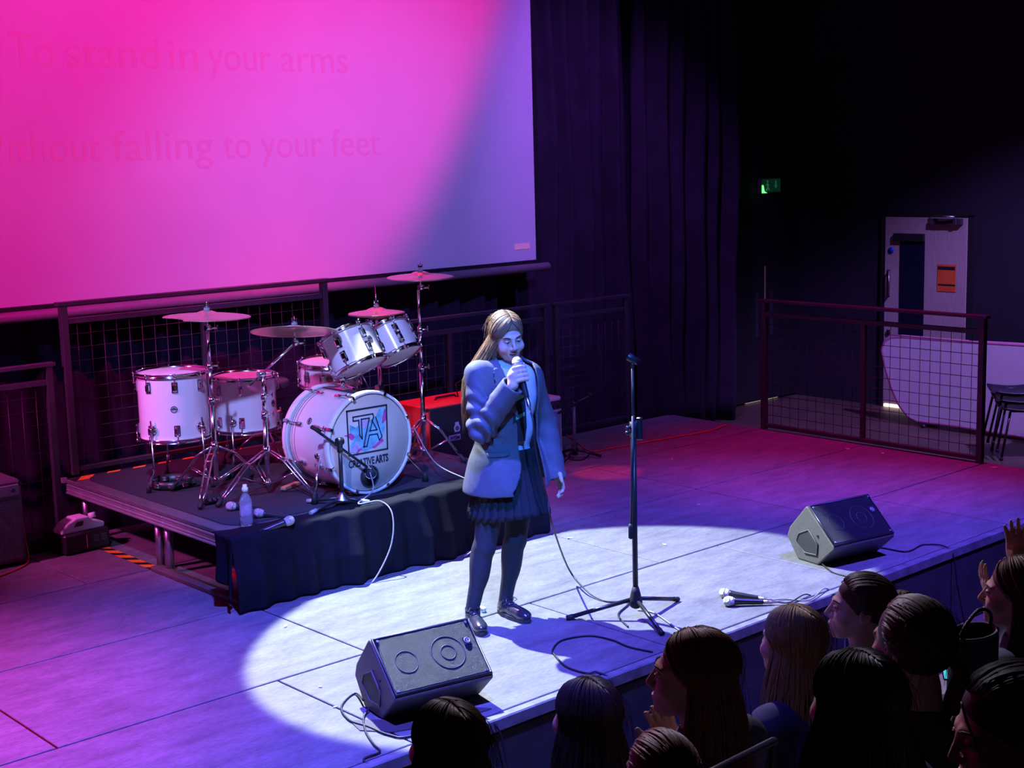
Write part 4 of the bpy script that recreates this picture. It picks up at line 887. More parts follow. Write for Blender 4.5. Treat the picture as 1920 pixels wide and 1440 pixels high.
# ------------------------------------------------------------------ floor wedge monitors
GRILLE = mat('punched_steel_grille', (.035, .037, .05), .42, .3, var=.5, scale=500, bump=.9, bscale=600)
WEDGE = mat('grey_moulded_plastic', (.11, .105, .10), .5, var=.12, scale=80, bump=.3, bscale=500)
def wedge(F, label, phi=-10):
    a = math.radians(phi); Fv = V((*F, 0)); e = V((math.cos(a), math.sin(a), 0)); t_ = V((-math.sin(a), math.cos(a), 0)); L = .465
    # local frame: x = t (upstage), y = up, z = along the cabinet
    M = Matrix(((t_.x, 0, e.x, Fv.x), (t_.y, 0, e.y, Fv.y), (0, 1, 0, .0015), (0, 0, 0, 1)))
    o = thing('floor_monitor', label, 'speaker', Fv+e*L/2, 'floor wedge monitors')
    prof = [(0, 0), (.160, 0), (.245, .115), (.225, .17), (.098, .312), (.082, .312), (-.122, .128), (-.124, .112)]
    m = MB(); m.prism(prof, 0, L, M); cb = m.build('cabinet', WEDGE, o); bv = cb.modifiers.new('soft', 'BEVEL'); bv.width = .009; bv.segments = 2
    T0 = V((.082, .315)); B0 = V((-.120, .128)); dn = (T0-B0).normalized(); nn = V((-dn.y, dn.x)); hgt = (T0-B0).length
    # grille plane frame: x along cabinet, y up the slope, z outwards
    ex = M.to_3x3() @ V((0, 0, 1)); ey = M.to_3x3() @ V((dn.x, dn.y, 0)); ez = M.to_3x3() @ V((nn.x, nn.y, 0)); og = M @ V((B0.x, B0.y, 0))
    G = Matrix(((ex.x, ey.x, ez.x, og.x), (ex.y, ey.y, ez.y, og.y), (ex.z, ey.z, ez.z, og.z), (0, 0, 0, 1)))
    MB().box((L/2, hgt/2, .004), (L-.03, hgt-.022, .010), G, .004).build('grille', GRILLE, o)
    rim = MB(); rim.tube([G @ V(q) for q in ((.008, .006, .004), (L-.008, .006, .004), (L-.008, hgt-.006, .004), (.008, hgt-.006, .004))], .007, 6, True); rim.build('rim', BLACKGLOSS, o)
    for x in (.024, L-.024):
        for y in (.02, hgt-.02): MB().cyl(G @ V((x, y, .006)), G @ V((x, y, .013)), .006, n=8).build('screw', STEEL, o)
    lb = MB().box((L-.055, hgt*.62, .0105), (.034, .04, .004), G, .002).build('logo_badge', BLACK, o)
    m = MB(); m.torus(.012, .0022, G @ T((L-.055, hgt*.62, .0135)), 18, 4); m.box((L-.057, hgt*.62, .0135), (.003, .014, .002), G); m.box((L-.052, hgt*.62+.004, .0135), (.008, .003, .002), G); m.box((L-.052, hgt*.62-.004, .0135), (.008, .003, .002), G); m.build('logo', mat('logo_silver', (.7, .7, .75), .3, .5), lb)
    wo = MB(); wo.torus(.075, .0022, G @ T((L*.66, hgt*.5, .0085)), 32, 5); wo.torus(.033, .0022, G @ T((L*.66, hgt*.5, .0085)), 24, 5); wo.torus(.05, .002, G @ T((L*.24, hgt*.5, .0085)), 24, 5); wo.build('cone_outline', mat('cone_scuff', (.045, .047, .06), .45), o)
    # pocket handle on the end face
    m = MB(); m.prism([(.005, .055), (.10, .05), (.165, .105), (.145, .15), (.07, .185), (.0, .12)], -.0035, .002, M); hb = m.build('handle_recess', mat('recess_black', (.035, .035, .04), .6), o)
    m = MB(); m.tube([M @ V((x, y, -.004)) for x, y in ((.005, .055), (.10, .05), (.165, .105), (.145, .15), (.07, .185), (.0, .12))], .004, 6, True); m.build('handle_lip', WEDGE, hb)
    m = MB(); m.cyl(M @ V((.0, .165, -.006)), M @ V((.0, .165, .004)), .006, n=8); m.build('thread_insert', BLACK, o)
    return o
wedge((3.274, 4.501), 'black floor monitor wedge at the bottom centre, nearest the camera')
wedge((6.28, 4.527), 'floor monitor wedge with pale grey end at the far stage edge')
cable([V((3.30, 4.66, .03)), onz(665, 1300, .006), onz(640, 1325, .006), onz(655, 1350, .006), onz(690, 1362, .006), onz(730, 1378, .006), onz(770, 1380, .006), V((3.52, 4.25, .006)), V((3.60, 4.16, -.03)), V((3.65, 4.14, -.25)), V((3.7, 4.05, FLOOR_Z+.01))], .0045, CABLE, 'black loop of cable on the floor behind the near monitor', 80)
cable([V((3.285, 4.60, .02)), onz(682, 1345, .006), onz(685, 1370, .006), onz(700, 1395, .006), onz(712, 1410, .006), V((2.98, 4.225, .004)), V((3.0, 4.155, -.04)), V((3.01, 4.14, -.2)), V((3.02, 4.12, FLOOR_Z+.01))], .0045, CABLE, 'black cable dropping over the stage edge from the near monitor', 70)
cable([V((6.70, 4.47, .02)), onz(1652, 1027, .006), onz(1700, 1034, .006), V((7.02, 4.32, .006)), V((7.06, 4.18, -.01)), V((7.07, 4.14, -.2)), V((7.1, 4.1, FLOOR_Z+.01))], .0045, CABLE, 'cable leaving the far monitor towards the stage edge')
cable([V((6.3, 4.52, .012)), onz(1560, 1072, .006), onz(1592, 1083, .006), V((6.08, 4.23, .006)), V((6.08, 4.15, -.04)), V((6.08, 4.14, -.25)), V((6.1, 4.1, FLOOR_Z+.01))], .004, CABLE, 'thin cable under the near corner of the far monitor')
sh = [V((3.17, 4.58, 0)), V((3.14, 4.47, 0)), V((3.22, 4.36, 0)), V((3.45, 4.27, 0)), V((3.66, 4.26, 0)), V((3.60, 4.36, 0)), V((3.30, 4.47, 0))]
m = MB(); m.prism([(p.x, p.y) for p in sh], .001, .004); tag(m.build('dark_floor_patch', mat('dark_brown_patch', (.05, .04, .045), .7), org=(3.4, 4.4, 0)), 'thin dark patch on the floor under the near monitor', 'mat')  # thin dark brown patch laid on the deck along the near monitor
# paper scraps
for i, (x, y, s_) in enumerate(((535, 1174, .025), (1068, 1009, .024), (1246, 1021, .022), (1310, 946, .02), (1655, 850, .03), (1590, 842, .03), (1865, 877, .03), (905, 1146, .045), (1260, 861, .015), (600, 1288, .012), (628, 1326, .012))):
    p = onz(x, y, .002); rnd = random.Random(i); m = MB(); q = [(s_*(.5+.5*rnd.random())*math.cos(a), s_*.5*(.5+.5*rnd.random())*math.sin(a)) for a in [k*PI/3 for k in range(6)]]
    m.prism(q, 0, .003 if i != 7 else .02, T(p) @ RZ(rnd.uniform(0, 3)))
    lab = ('pale scrap by the left edge of the light pool', 'white scrap in the light pool nearest the skirt', 'white scrap in the light pool beside the mic stand', 'white scrap just outside the far rim of the light pool', 'pale scrap on the magenta floor near the rail', 'thin paper strip on the magenta floor near the rail', 'pale scrap at the corner by the end rail post', 'crumpled yellowish tissue behind the singer shoe', 'tiny pale scrap on the dark purple floor', 'tiny pale crumb on the panel joint before the near monitor', 'tiny pale crumb near the cable loop')[i]
    tag(m.build('paper_scrap', mat('paper', (.75, .72, .6), .8), org=p), lab, 'paper', 'paper scraps on the stage floor')
# ------------------------------------------------------------------ wing: table on edge and stacked chairs
tb = thing('folding_table', 'white table top standing on its edge beyond the rail', 'table', (12.2, 6.9, FLOOR_Z))
out = [onx(x, y, 12.2) for x, y in ((1659, 640), (1653, 655), (1660, 690), (1672, 725), (1686, 755), (1703, 775), (1720, 783), (1800, 793), (1920, 812), (2000, 822), (2010, 660), (1990, 648), (1920, 648), (1800, 641), (1690, 632), (1670, 633))]
zmn = min(p.z for p in out); k = (FLOOR_Z+.04-zmn)
poly = [(p.y, p.z+k*max(0, (.1-p.z))/(.1-zmn)) for p in out]
M = Matrix(((0, 0, 1, 12.2), (1, 0, 0, 0), (0, 1, 0, 0), (0, 0, 0, 1)))
m = MB(); m.prism(poly, 0, .035, M); m.build('table_top', mat('white_laminate', (.72, .70, .74), .4, var=.03), tb)
m = MB(); m.tube([M @ V((x, y, .017)) for x, y in poly], .022, 8, True); m.build('edge_band', mat('edging_with_pink_light', (.55, .22, .36), .5), tb)  # magenta light from above is put into the rim colour
ys = [q[0] for q in poly]
for y in (min(ys)+.35, max(ys)-.5):
    f_ = MB(); f_.tube([(12.25, y, .1), (12.33, y, -.2), (12.42, y, FLOOR_Z+.03)], .014, 8); f_.box((12.33, y, FLOOR_Z+.018), (.34, .05, .034), bev=.01); f_.build('folding_leg', BLKMETAL, tb)
m = MB(); c_ = onx(1830, 645, 12.2); m.box((12.22, c_.y, c_.z+.025), (.03, .16, .022), bev=.004); m.build('latch', BLACKGLOSS, tb)
PLC = mat('black_chair_plastic', (.02, .018, .035), .4, var=.1)
def chair():
    o = thing('stacking_chair', 'x', 'chair', (0, 0, 0), 'stacked plastic chairs in the wing')
    def fn(u, v):
        x = (u-.5)*.43; s = v
        if s < .5: t = s/.5; y = -.22+.40*t; z = .44-.02*math.sin(t*PI)+.10*max(0, t-.85)
        else: t = (s-.5)/.5; y = .18+.10*t+.02*math.sin(t*PI); z = .455+.38*t
        z += .03*(abs(u-.5)*2)**3*(1 if s < .5 else 0); x *= 1-.12*max(0, (s-.85)/.15); y -= .05*(abs(u-.5)*2)**2*(1 if s > .5 else 0)
        return (x, y, z)
    m = MB(); m.grid(fn, 12, 22); sh_ = m.build('shell', PLC, o); so = sh_.modifiers.new('t', 'SOLIDIFY'); so.thickness = .012
    for sx in (-1, 1):
        MB().tube([(sx*.17, -.16, .43), (sx*.215, -.235, .012)], .011, 8).build('leg', BLKMETAL, o)
        MB().tube([(sx*.17, .12, .43), (sx*.215, .25, .012)], .011, 8).build('leg', BLKMETAL, o)
        m = MB(); m.tube([(sx*.17, -.16, .43), (sx*.17, .12, .43)], .010, 8); m.build('side_rail', BLKMETAL, o)
    for a, b in ((-1, -.235), (1, -.235), (-1, .25), (1, .25)): MB().cyl((a*.215, b, .0005), (a*.213, b*.99, .03), .014, n=8).build('foot', RUBBER, o)
    return o
ch0 = chair()
for i, lab in enumerate(('lowest black plastic chair of the stack by the table', 'middle black plastic chair of the stack by the table', 'topmost black plastic chair of the stack by the table')):
    c = ch0 if i == 0 else copy_tree(ch0); c['label'] = lab
    c.location = (11.62-.03*i, 6.18+.025*i, FLOOR_Z+.075*i); c.rotation_euler = (0, 0, math.radians(-140))
# ------------------------------------------------------------------ people
SKINM = mat('fair_skin', (.62, .40, .31), .5, var=.06, scale=18, spec=.35); LIPM = mat('lips', (.45, .16, .15), .4); 
EYEW = mat('eye_white', (.75, .75, .76), .2); EYED = mat('eye_dark', (.03, .02, .02), .15); TIGHTS = mat('black_tights', (.022, .022, .030), .75, var=.15, scale=60, bump=.1, bscale=900)
def hair_mat(name, c, r=.55): return mat(name, c, r, var=.35, scale=30, stretch=(6, 6, .6), spec=.3)
def basis(fdir, pitch=0., roll=0.):
    "columns: left, back, up for a head or trunk that faces fdir"
    f = V((fdir[0], fdir[1], 0)).normalized(); left = V((-f.y, f.x, 0))*1.0; up = V((0, 0, 1))
    R = Matrix((left, -f, up)).transposed()      # x = left, y = back, z = up
    R = R @ Matrix.Rotation(pitch, 3, 'X') @ Matrix.Rotation(roll, 3, 'Y'); return R
def head_prims(S, H, R, s=1., smile=0., nose=1.):
    Rn = np.array(R); H = V(H); g = lambda x, y, z: H+R @ V((x*s, y*s, z*s))
    e = lambda c, r, k=.02, op='add': S.ell(g(*c), [q*s for q in r], Rn, k*s, op)
    cp = lambda a, b, r0, r1, k=.012, op='add': S.cap(g(*a), g(*b), r0*s, r1*s, k*s, op)
    e((0, .016, .034), (.073, .093, .080)); e((0, -.036, -.018), (.061, .056, .082), .03)
    for x in (-1, 1):
        cp((x*.052, .002, -.045), (x*.026, -.058, -.092), .019, .017, .03)     # jaw
        e((x*.036, -.064, -.034+.004*smile), (.025, .022, .022), .025)         # cheek
        cp((x*.012, -.090, .022), (x*.044, -.076, .020), .0075, .0065, .012)   # brow
    e((0, -.078, -.098), (.020, .016, .016), .02); e((0, -.082, -.066), (.030, .014, .022), .02)
    for x in (-1, 1): e((x*.031, -.101, .000), (.0175, .014, .0115), .010, 'sub')
    cp((0, -.090, .012), (0, -.112*nose, -.030), .0075, .0095, .012); e((0, -.108*nose, -.034), (.0095, .009, .0085), .006)
    for x in (-1, 1): e((x*.0125, -.098, -.039), (.0080, .0095, .0070), .006)
    if smile > .3:
        e((0, -.098, -.067), (.027, .018, .0085), .004, 'sub')
        for x in (-1, 1): e((x*.046, -.066, -.040), (.020, .020, .018), .02)
    else:
        e((0, -.0925, -.0665), (.020, .008, .0105), .006)
    for x in (-1, 1):
        e((x*.073, .012, -.006), (.009, .020, .031), .008); e((x*.080, .008, -.004), (.006, .011, .019), .004, 'sub')
    cp((0, .022, -.06), (0, .036, -.165), .047, .050, .03)
def face_slot(H, R, s):
    Rn = np.array(R); h = np.array(H)
    def f(P):
        q = (P-h) @ Rn/s; lip = (np.abs(q[:, 0]) < .025) & (q[:, 1] < -.083) & (q[:, 2] < -.0555-.0*q[:, 0]) & (q[:, 2] > -.0775)
        lip &= (q[:, 1] < -.088) | (np.abs(q[:, 0]) > .014)
        return (lip*0).astype(int)
    return f
def face_bits(parent, H, R, s, brow, smile=0., lids=.5):
    g = lambda x, y, z: V(H)+R @ V((x*s, y*s, z*s)); R4 = R.to_4x4()
    if smile > .3:
        up_ = [(-.032, -.0800, -.0545), (-.018, -.0925, -.0600), (0, -.0985, -.0615), (.018, -.0925, -.0600), (.032, -.0800, -.0545)]; lo_ = [(-.032, -.0800, -.0545), (-.018, -.0905, -.0735), (0, -.0955, -.0790), (.018, -.0905, -.0735), (.032, -.0800, -.0545)]
        rr = [.0012, .0034, .0040, .0034, .0012]
        m = MB(); m.tube([g(*q) for q in catmull([V((x, y+.010, z*.5-.035)) for x, y, z in up_], 9)], .0075*s, 6, flat=1.2); m.build('mouth_cavity', mat('mouth_dark', (.05, .012, .015), .5), parent)
    else:
        up_ = [(-.022, -.0885, -.0650), (-.010, -.0985, -.0625), (0, -.1000, -.0635), (.010, -.0985, -.0625), (.022, -.0885, -.0650)]; lo_ = [(-.022, -.0885, -.0650), (-.011, -.0965, -.0695), (0, -.0985, -.0710), (.011, -.0965, -.0695), (.022, -.0885, -.0650)]
        rr = [.0010, .0036, .0036, .0036, .0010]
    for q_ in (up_, lo_):
        m = MB(); m.tube([g(*q) for q in catmull(q_, 9)], [s*(rr[int(k/2)]+rr[min(4, int((k+1)/2))])/2 for k in range(9)], 6); m.build('lip', LIPM, parent)
    for x in (-1, 1):
        e = MB(); e.sph((0, 0, 0), .0118*s, 14, T(g(x*.031, -.0815, .000)) @ R4); ey = e.build('eye', EYEW, parent)
        p = MB(); p.sph((0, 0, 0), (1, 1, 1), 10, T(g(x*.0305, -.0905, -.001)) @ R4 @ Matrix.Diagonal((.0052*s, .0036*s, .0052*s, 1))); p.build('iris', EYED, ey)
        l = MB(); l.sph((0, 0, 0), (1, 1, 1), 12, T(g(x*.031, -.0815, .0072-.004*lids)) @ R4 @ Matrix.Diagonal((.0142*s, .0132*s, .0080*s, 1))); l.build('eyelid', SKINM, ey)
        m = MB(); m.tube([g(x*a, -b, c) for a, b, c in ((.016, .0975, .0215), (.030, .0955, .0270), (.043, .087, .0265), (.052, .077, .0205))], [.0022*s, .0030*s, .0026*s, .0010*s], 6, flat=.7); m.build('eyebrow', brow, parent)
        m = MB(); m.tube([g(x*a, -b, c) for a, b, c in ((.019, .0915, .0035), (.031, .0950, .0065-.004*lids), (.043, .0880, .0030))], .0017*s, 5); m.build('lash_line', EYED, ey)
def hand_prims(S, w_, d, n, side=1, curl=.3, size=1., spread=.1, thumb=.6):
    "open hand from wrist w_: fingers along d, palm faces n"
    w_ = V(w_); d = V(d).normalized(); n = V(n); n = (n-d*n.dot(d)).normalized(); l = d.cross(n)*side; z = size
    R = np.array(Matrix((l, d, n)).transposed())
    S.ell(w_+d*.05*z, (.038*z, .052*z, .015*z), R, .012); S.cap(w_-d*.01, w_+d*.03*z, .022*z, .024*z, .015)
    for i, (L, x) in enumerate(((.066, -.029), (.074, -.010), (.069, .009), (.054, .027))):
        p = w_+d*(.090-.004*abs(i-1.3))*z+l*x*z; a = 0.; fd = (d+l*spread*(i-1.5)).normalized(); P = [p-d*.02*z, p]; r = .0088*z
        for k, f in enumerate((.45, .31, .24)):
            a += curl*(.8+.25*k); v = fd*math.cos(a)+n*math.sin(a); P.append(P[-1]+v*L*f*z)
        S.chain(P, [r*1.05, r, r*.95, r*.88, r*.75], .005)
    t0 = w_+d*.022*z-l*.026*z; v1 = (d*.55-l*.75+n*.3*thumb).normalized(); v2 = (d*.85-l*.35+n*.4*thumb).normalized()
    S.chain([t0, t0+v1*.036*z, t0+v1*.036*z+v2*.030*z, t0+v1*.036*z+v2*.054*z], [.0135*z, .0115*z, .0102*z, .0085*z], .008)
def slerp(a, b, t):
    a = a.normalized(); b = b.normalized(); w_ = math.acos(max(-1, min(1, a.dot(b))))
    return a if w_ < 1e-4 else (a*math.sin((1-t)*w_)+b*math.sin(t*w_))/math.sin(w_)
def hair(parent, H, R, s, m, seed, drop=.35, n=170, style='long', part=0., back=.0, spread=1., phi0=62, fly=30, rad=.0082, hang=None, wave=.006, tail=None, shift=(0, 0)):
    rnd = random.Random(seed); H = V(H); A = V((.081, .101, .090))*s; ctr = V((0, .016, .034))*s; mb = MB()
    W = lambda u, k=1.: H+R @ (ctr+V((u.x*A.x, u.y*A.y, u.z*A.z))*k)
    S = SDF(H-V((.15, .15, .15))*s, H+V((.15, .15, .15))*s, .006); S.ell(H+R @ ctr, A*.985, np.array(R), 0)
    S.ell(H+R @ V((0, -.135, -.055))*s, V((.074, .098, .118))*s, np.array(R), .02, 'sub'); S.ell(H+R @ V((0, .02, -.13))*s, V((.12, .14, .085))*s, np.array(R), .02, 'sub')
    hb = S.build('hair', m, parent)
    for i in range(n):
        side = 1 if i % 2 else -1; phi = math.radians(phi0+(180-phi0)*rnd.random()**.8)*side
        k = 1.0+.05*rnd.random()
        if style == 'long':
            f = (abs(phi)-math.radians(phi0))/(PI-math.radians(phi0)); st = V((part+.03*side, -.74+1.35*f, 0)); st.z = math.sqrt(max(.05, 1-min(.95, st.x**2+st.y**2)))
            en = V((math.sin(phi), -math.cos(phi), -.42)); P = [W(slerp(st, en, t), k) for t in (0, .2, .4, .6, .8, 1)]
            L = drop*(.82+.25*rnd.random()); e = P[-1]; o_ = e-W(V((0, 0, 0)), 0); o_.z = 0; o_ = o_.normalized() if o_.length > 1e-4 else V((0, 0, 0))
            bk = R @ V((0, 1, 0)); bk.z = 0; ph = rnd.uniform(0, 6.28); wv = wave*(.5+rnd.random())
            for t in (.25, .5, .75, 1.):
                sh = hang(t, phi) if hang else o_*(.012+.03*spread)*math.sin(t*PI*.6)+bk*back*t
                q = e+V((0, 0, -L*t))+sh+V((wv*math.sin(ph+t*9), wv*math.cos(ph+t*8), 0)); P.append(q)
            r = rad*s*(.75+.5*rnd.random()); mb.tube(catmull(P, 17), [r*.55, r*.9]+[r]*10+[r*.9, r*.75, r*.55, r*.3, r*.08], 5, flat=.55)
        else:
            en = V((0, 1, tail[0])).normalized(); psi = rnd.uniform(-PI, PI); e1 = (V((0, 0, 1))-en*en.z).normalized(); e2 = en.cross(e1)
            cp_ = math.cos(psi); an_ = lambda q: en.angle(V(q).normalized()); q_ = abs(psi)/(PI/2)
            th = an_((0, -.80, .62))*(1-q_)+an_((1, -.42, .0))*q_ if q_ < 1 else an_((1, -.42, .0))*(2-q_)+an_((0, .72, -.68))*(q_-1)
            th *= rnd.uniform(.5, 1.) if i % 3 == 0 else 1.
            uu = e1*cp_+e2*math.sin(psi); st = en*math.cos(th)+uu*math.sin(th); en = (en+V((rnd.uniform(-.1, .1), 0, rnd.uniform(-.1, .1)))).normalized()
            P = [W(slerp(st, en, t), k) for t in (0, .17, .34, .5, .67, .84, 1)]
            r = rad*s*(.8+.4*rnd.random()); mb.tube(catmull(P, 10), [r*.3]+[r]*8+[r*.8], 5, flat=.5)
    for i in range(fly):
        a = rnd.uniform(0, 6.28); u = V((math.cos(a)*.8, math.sin(a)*.6+.3, .55+.5*rnd.random())).normalized(); p = W(u, 1.0); q = W(V((u.x*1.3, u.y*1.2+.1, u.z-.35)), 1.10+.1*rnd.random()); e = q+V((rnd.uniform(-.03, .03), rnd.uniform(-.03, .03), -rnd.uniform(.03, .2)))
        mb.tube(catmull([p, W(u, 1.06), q, e], 8), .0007, 3)
    if style != 'long' and tail:
        tp_ = W(V((0, 1.06, tail[0]))); bk = R @ V((0, 1, 0))
        if tail[1] == 0:
            for i in range(40):
                a = rnd.uniform(0, 6.28); b = rnd.uniform(0, 6.28); c = tp_+bk*.022*s
                mb.tube([c+V((math.cos(a+j*.7)*.026, math.sin(b+j*.9)*.020, math.sin(a+j*.7)*.028))*s for j in range(6)], .006*s, 5)
        else:
            for i in range(45):
                x, y = rnd.uniform(-.012, .012), rnd.uniform(-.012, .012); ph = rnd.uniform(0, 6)
                P = [tp_-bk*.01+V((x, y, 0)), tp_+bk*.035*s+V((x, y, -.02)), tp_+bk*.03*s+V((x*2.2+.004*math.sin(ph), y*2.2, -tail[1]*.5)), tp_+bk*.012+V((x*2.4+.008*math.sin(ph), y*2.4, -tail[1]*(.85+.25*rnd.random())))]
                mb.tube(catmull(P, 10), [.005]*6+[.0045, .004, .003, .0008], 5)
    mb.build('hair_locks', m, hb); return hb
# ------------------------------------------------------------------ the singer
SB = V((4.47, 5.12, 0)); J = lambda x, y, a=0.: at(x, y, SB, a)
fd = V((-.30, -.954, 0)); BRm = basis(fd); BRn = np.array(BRm)
Hs = J(950, 630, -.02); HR = basis((-.34, -.94), .24, -.10); HS = .93
neck = J(951, 692, .02)
sR, eR, wR = J(896, 702, -.07), J(903, 803, -.15), J(962, 722, -.235)
sL, eL, wL = J(992, 706, .08), J(1022, 794, .13), J(1040, 876, .05)
pel = J(950, 868, .02); waist = J(951, 805, .02); chest = J(952, 742, .02)
hR, kR = J(928, 890, -.04), J(909, 1025, -.08); hL, kL = J(976, 888, .08), J(967, 1012, .04)
aR, aL = onz(886, 1140, .085), onz(948, 1122, .085)
mic_ball = J(970, 679, -.19); mic_tail = J(995, 772, -.27); mdir = (mic_tail-mic_ball).normalized()
lo = V((min(p.x for p in (sR, eR, aR, wR, kR))-.16, min(p.y for p in (wR, eR, aR, mic_ball))-.26, -.005)); hi = V((max(p.x for p in (sL, eL, wL))+.14, max(p.y for p in (sL, sR, eL, aR, Hs))+.16, Hs.z+.15))
S = SDF(lo, hi, .0042)
head_prims(S, Hs, HR, HS, 1.)
S.cap(Hs+HR @ V((0, .03, -.11)), neck, .046, .050, .03)
S.ell(chest, (.138, .085, .15), BRn, .04); S.ell(waist, (.115, .08, .12), BRn, .05); S.ell(pel, (.145, .10, .10), BRn, .05)
S.cap(sR.lerp(neck, .1), sL.lerp(neck, .1), .04, .04, .04)
for a, b, c, r in ((sR, eR, wR, 1), (sL, eL, wL, 1)): S.cap(a, b, .042, .034, .02); S.cap(b, c, .033, .023, .015)
for h_, k_, a_ in ((hR, kR, aR), (hL, kL, aL)):
    S.cap(h_, k_, .083, .053, .03); S.cap(k_, a_, .049, .034, .02); S.ell(k_.lerp(a_, .30)-fd*.018, (.047, .052, .11), BRn, .03)
# right hand wrapped around the microphone
gp = mic_ball+mdir*.062; pal = (wR-gp); pal = (pal-mdir*pal.dot(mdir)).normalized(); tang = -mdir.cross(pal)
S.cap(wR, gp+pal*.040, .023, .027, .015); S.ell(gp+pal*.036, (.017, .036, .040), np.array(Matrix((pal, tang, mdir)).transposed()), .012)
for i in range(4):
    o_ = mdir*(-.031+.0205*i); R0 = .030-.001*i; pts = []
    for a in (-20, 35, 85, 140, 195): q = math.radians(a); pts.append(gp+o_+(pal*math.cos(q)+tang*math.sin(q))*(R0+.008*(1 if a < 40 else 0)))
    S.chain(pts, [.0105, .0103, .0098, .0090, .0078], .004)
pts = [gp+pal*.036-tang*.018-mdir*.012, gp+pal*.014-tang*.034-mdir*.034, gp-pal*.012-tang*.029-mdir*.046, gp-pal*.028-tang*.010-mdir*.050]
S.chain(pts, [.0135, .0120, .0105, .0090], .006)
hand_prims(S, wL+(wL-eL).normalized()*.02, (wL-eL)+V((.0, -.06, 0)), BRm @ V((-1, .1, 0)), 1, .35, .92)
fs_ = face_slot(Hs, HR, HS); zs = .66
def slot(P): f = fs_(P); f[(P[:, 2] < pel.z+.06) & (np.linalg.norm(P[:, :2]-np.array(wL)[:2], axis=1) > .12)] = 2; return f
singer = tag(S.build('person', [SKINM, LIPM, TIGHTS], slot=slot, org=SB), 'standing person in open grey blazer, tie and black skirt singing into a microphone', 'person')
HAIRS = hair_mat('golden_brown_hair', (.21, .12, .055))
face_bits(singer, Hs, HR, HS, hair_mat('brown_brow', (.06, .035, .02)), 1., 1.0)
m = MB(); m.tube(catmull([Hs+HR @ (V(q)*HS) for q in ((-.024, -.0840, -.0610), (-.012, -.0905, -.0645), (0, -.0930, -.0655), (.012, -.0905, -.0645), (.024, -.0840, -.0610))], 9), .0036, 6); m.build('teeth', mat('teeth', (.8, .78, .72), .3), singer)
def hangS(t, phi):
    # hair falls behind her right shoulder; a little stays behind the left one
    right = BRm @ V((-1, 0, 0)); bk = BRm @ V((0, 1, 0))
    if phi > 0 and phi < math.radians(125): return bk*.09*min(1, t*2)-right*.01
    w_ = .15+.85*abs(math.sin(phi*37.3))
    return -RH*(.140*min(1, t*1.8)**1.1*w_+.012*t)+FH*(.09*min(1, t*1.8))
hair(singer, Hs, HR, HS, HAIRS, 11, .46, 460, part=.12, phi0=50, fly=120, hang=hangS, rad=.0048, wave=.010)
# shirt, collar and tie
SHIRT = mat('pale_blue_shirt', (.55, .58, .66), .8, var=.06, scale=30, bump=.2, bscale=120)
S = SDF(V((pel.x-.25, pel.y-.25, pel.z-.12)), V((pel.x+.25, pel.y+.25, neck.z+.09)), .006)
S.ell(chest, (.150, .098, .165), BRn, .03); S.ell(waist, (.132, .095, .13), BRn, .05); S.ell(pel, (.150, .110, .10), BRn, .05); S.cap(sR.lerp(neck, .25), sL.lerp(neck, .25), .048, .048, .05)
cn = neck+V((0, 0, .035)); S.cap(neck-V((0, 0, .03)), cn+HR @ V((0, -.004, 0)), .062, .060, .015); S.cap(cn-V((0, 0, .0)), cn+V((0, 0, .06)), .053, .055, 0, 'sub')
S.build('shirt', SHIRT, singer)
JM = mat('black_jumper', (.02, .022, .03), .9, var=.2, scale=80)
fr_ = lambda x, z, o_=0.: V((neck.x, neck.y, 0)).lerp(V((waist.x, waist.y, 0)), min(1, max(0, (neck.z-z)/(neck.z-waist.z))))+V((0, 0, z))+BRm @ V((x, o_, 0))
tz = [neck.z+.0, neck.z-.03, neck.z-.09, neck.z-.18, neck.z-.27, neck.z-.34]; ty = [-.075, -.088, -.108, -.114, -.110, -.106]; tw = [.020, .020, .024, .031, .038, .030]
m = MB()
for k in (0, 1):
    off = len(m.v)
m = MB(); vs = []; fs2 = []
for z, y, w_ in zip(tz, ty, tw):
    for x, yy in ((-w_, 0), (w_, 0), (w_, -.008), (-w_, -.008)): vs.append(fr_(x+.012, z, y+yy))
for i in range(len(tz)-1):
    for k in range(4): a = i*4+k; b = i*4+(k+1) % 4; fs2.append((a, b, b+4, a+4))
fs2 += [(0, 3, 2, 1), (20, 21, 22, 23)]; m.add(vs, fs2, False); tie = m.build('tie', mat('dark_tie', (.015, .02, .03), .5), singer)
for z, y in ((neck.z-.045, -.1005), (neck.z-.135, -.1225), (neck.z-.225, -.1235)):
    m = MB(); m.add([fr_(.012+x, z+dz, y-.0005) for x, dz in ((-.022, .012), (.024, .030), (.024, .012), (-.022, -.006))], [(0, 1, 2, 3)], False); m.build('tie_stripe', mat('green_stripe', (.10, .55, .36), .5), tie)
# blazer
BLZ = mat('grey_blazer_wool', (.085, .09, .118), .72, var=.10, scale=40, bump=.25, bscale=500)
lo = V((min(sR.x, eR.x, wR.x)-.12, min(wR.y, eR.y)-.16, .58)); hi = V((max(sL.x, eL.x, wL.x)+.12, max(sL.y, sR.y, eL.y)+.14, neck.z+.12))
S = SDF(lo, hi, .0055); hemc = J(944, 905, .02)
S.ell(chest+V((0, 0, .02)), (.172, .118, .175), BRn, .03); S.ell(waist, (.155, .115, .15), BRn, .06); S.ell(pel-V((0, 0, .02)), (.192, .152, .17), BRn, .06); S.ell(pel-V((0, 0, .13)), (.222, .190, .17), BRn, .06)
S.cap(sR.lerp(neck, .05)+V((0, 0, -.005)), sL.lerp(neck, .05)+V((0, 0, -.005)), .056, .056, .05); S.cap(neck-V((0, 0, .04)), neck+V((0, 0, .03))+fd*-.015, .082, .072, .03)
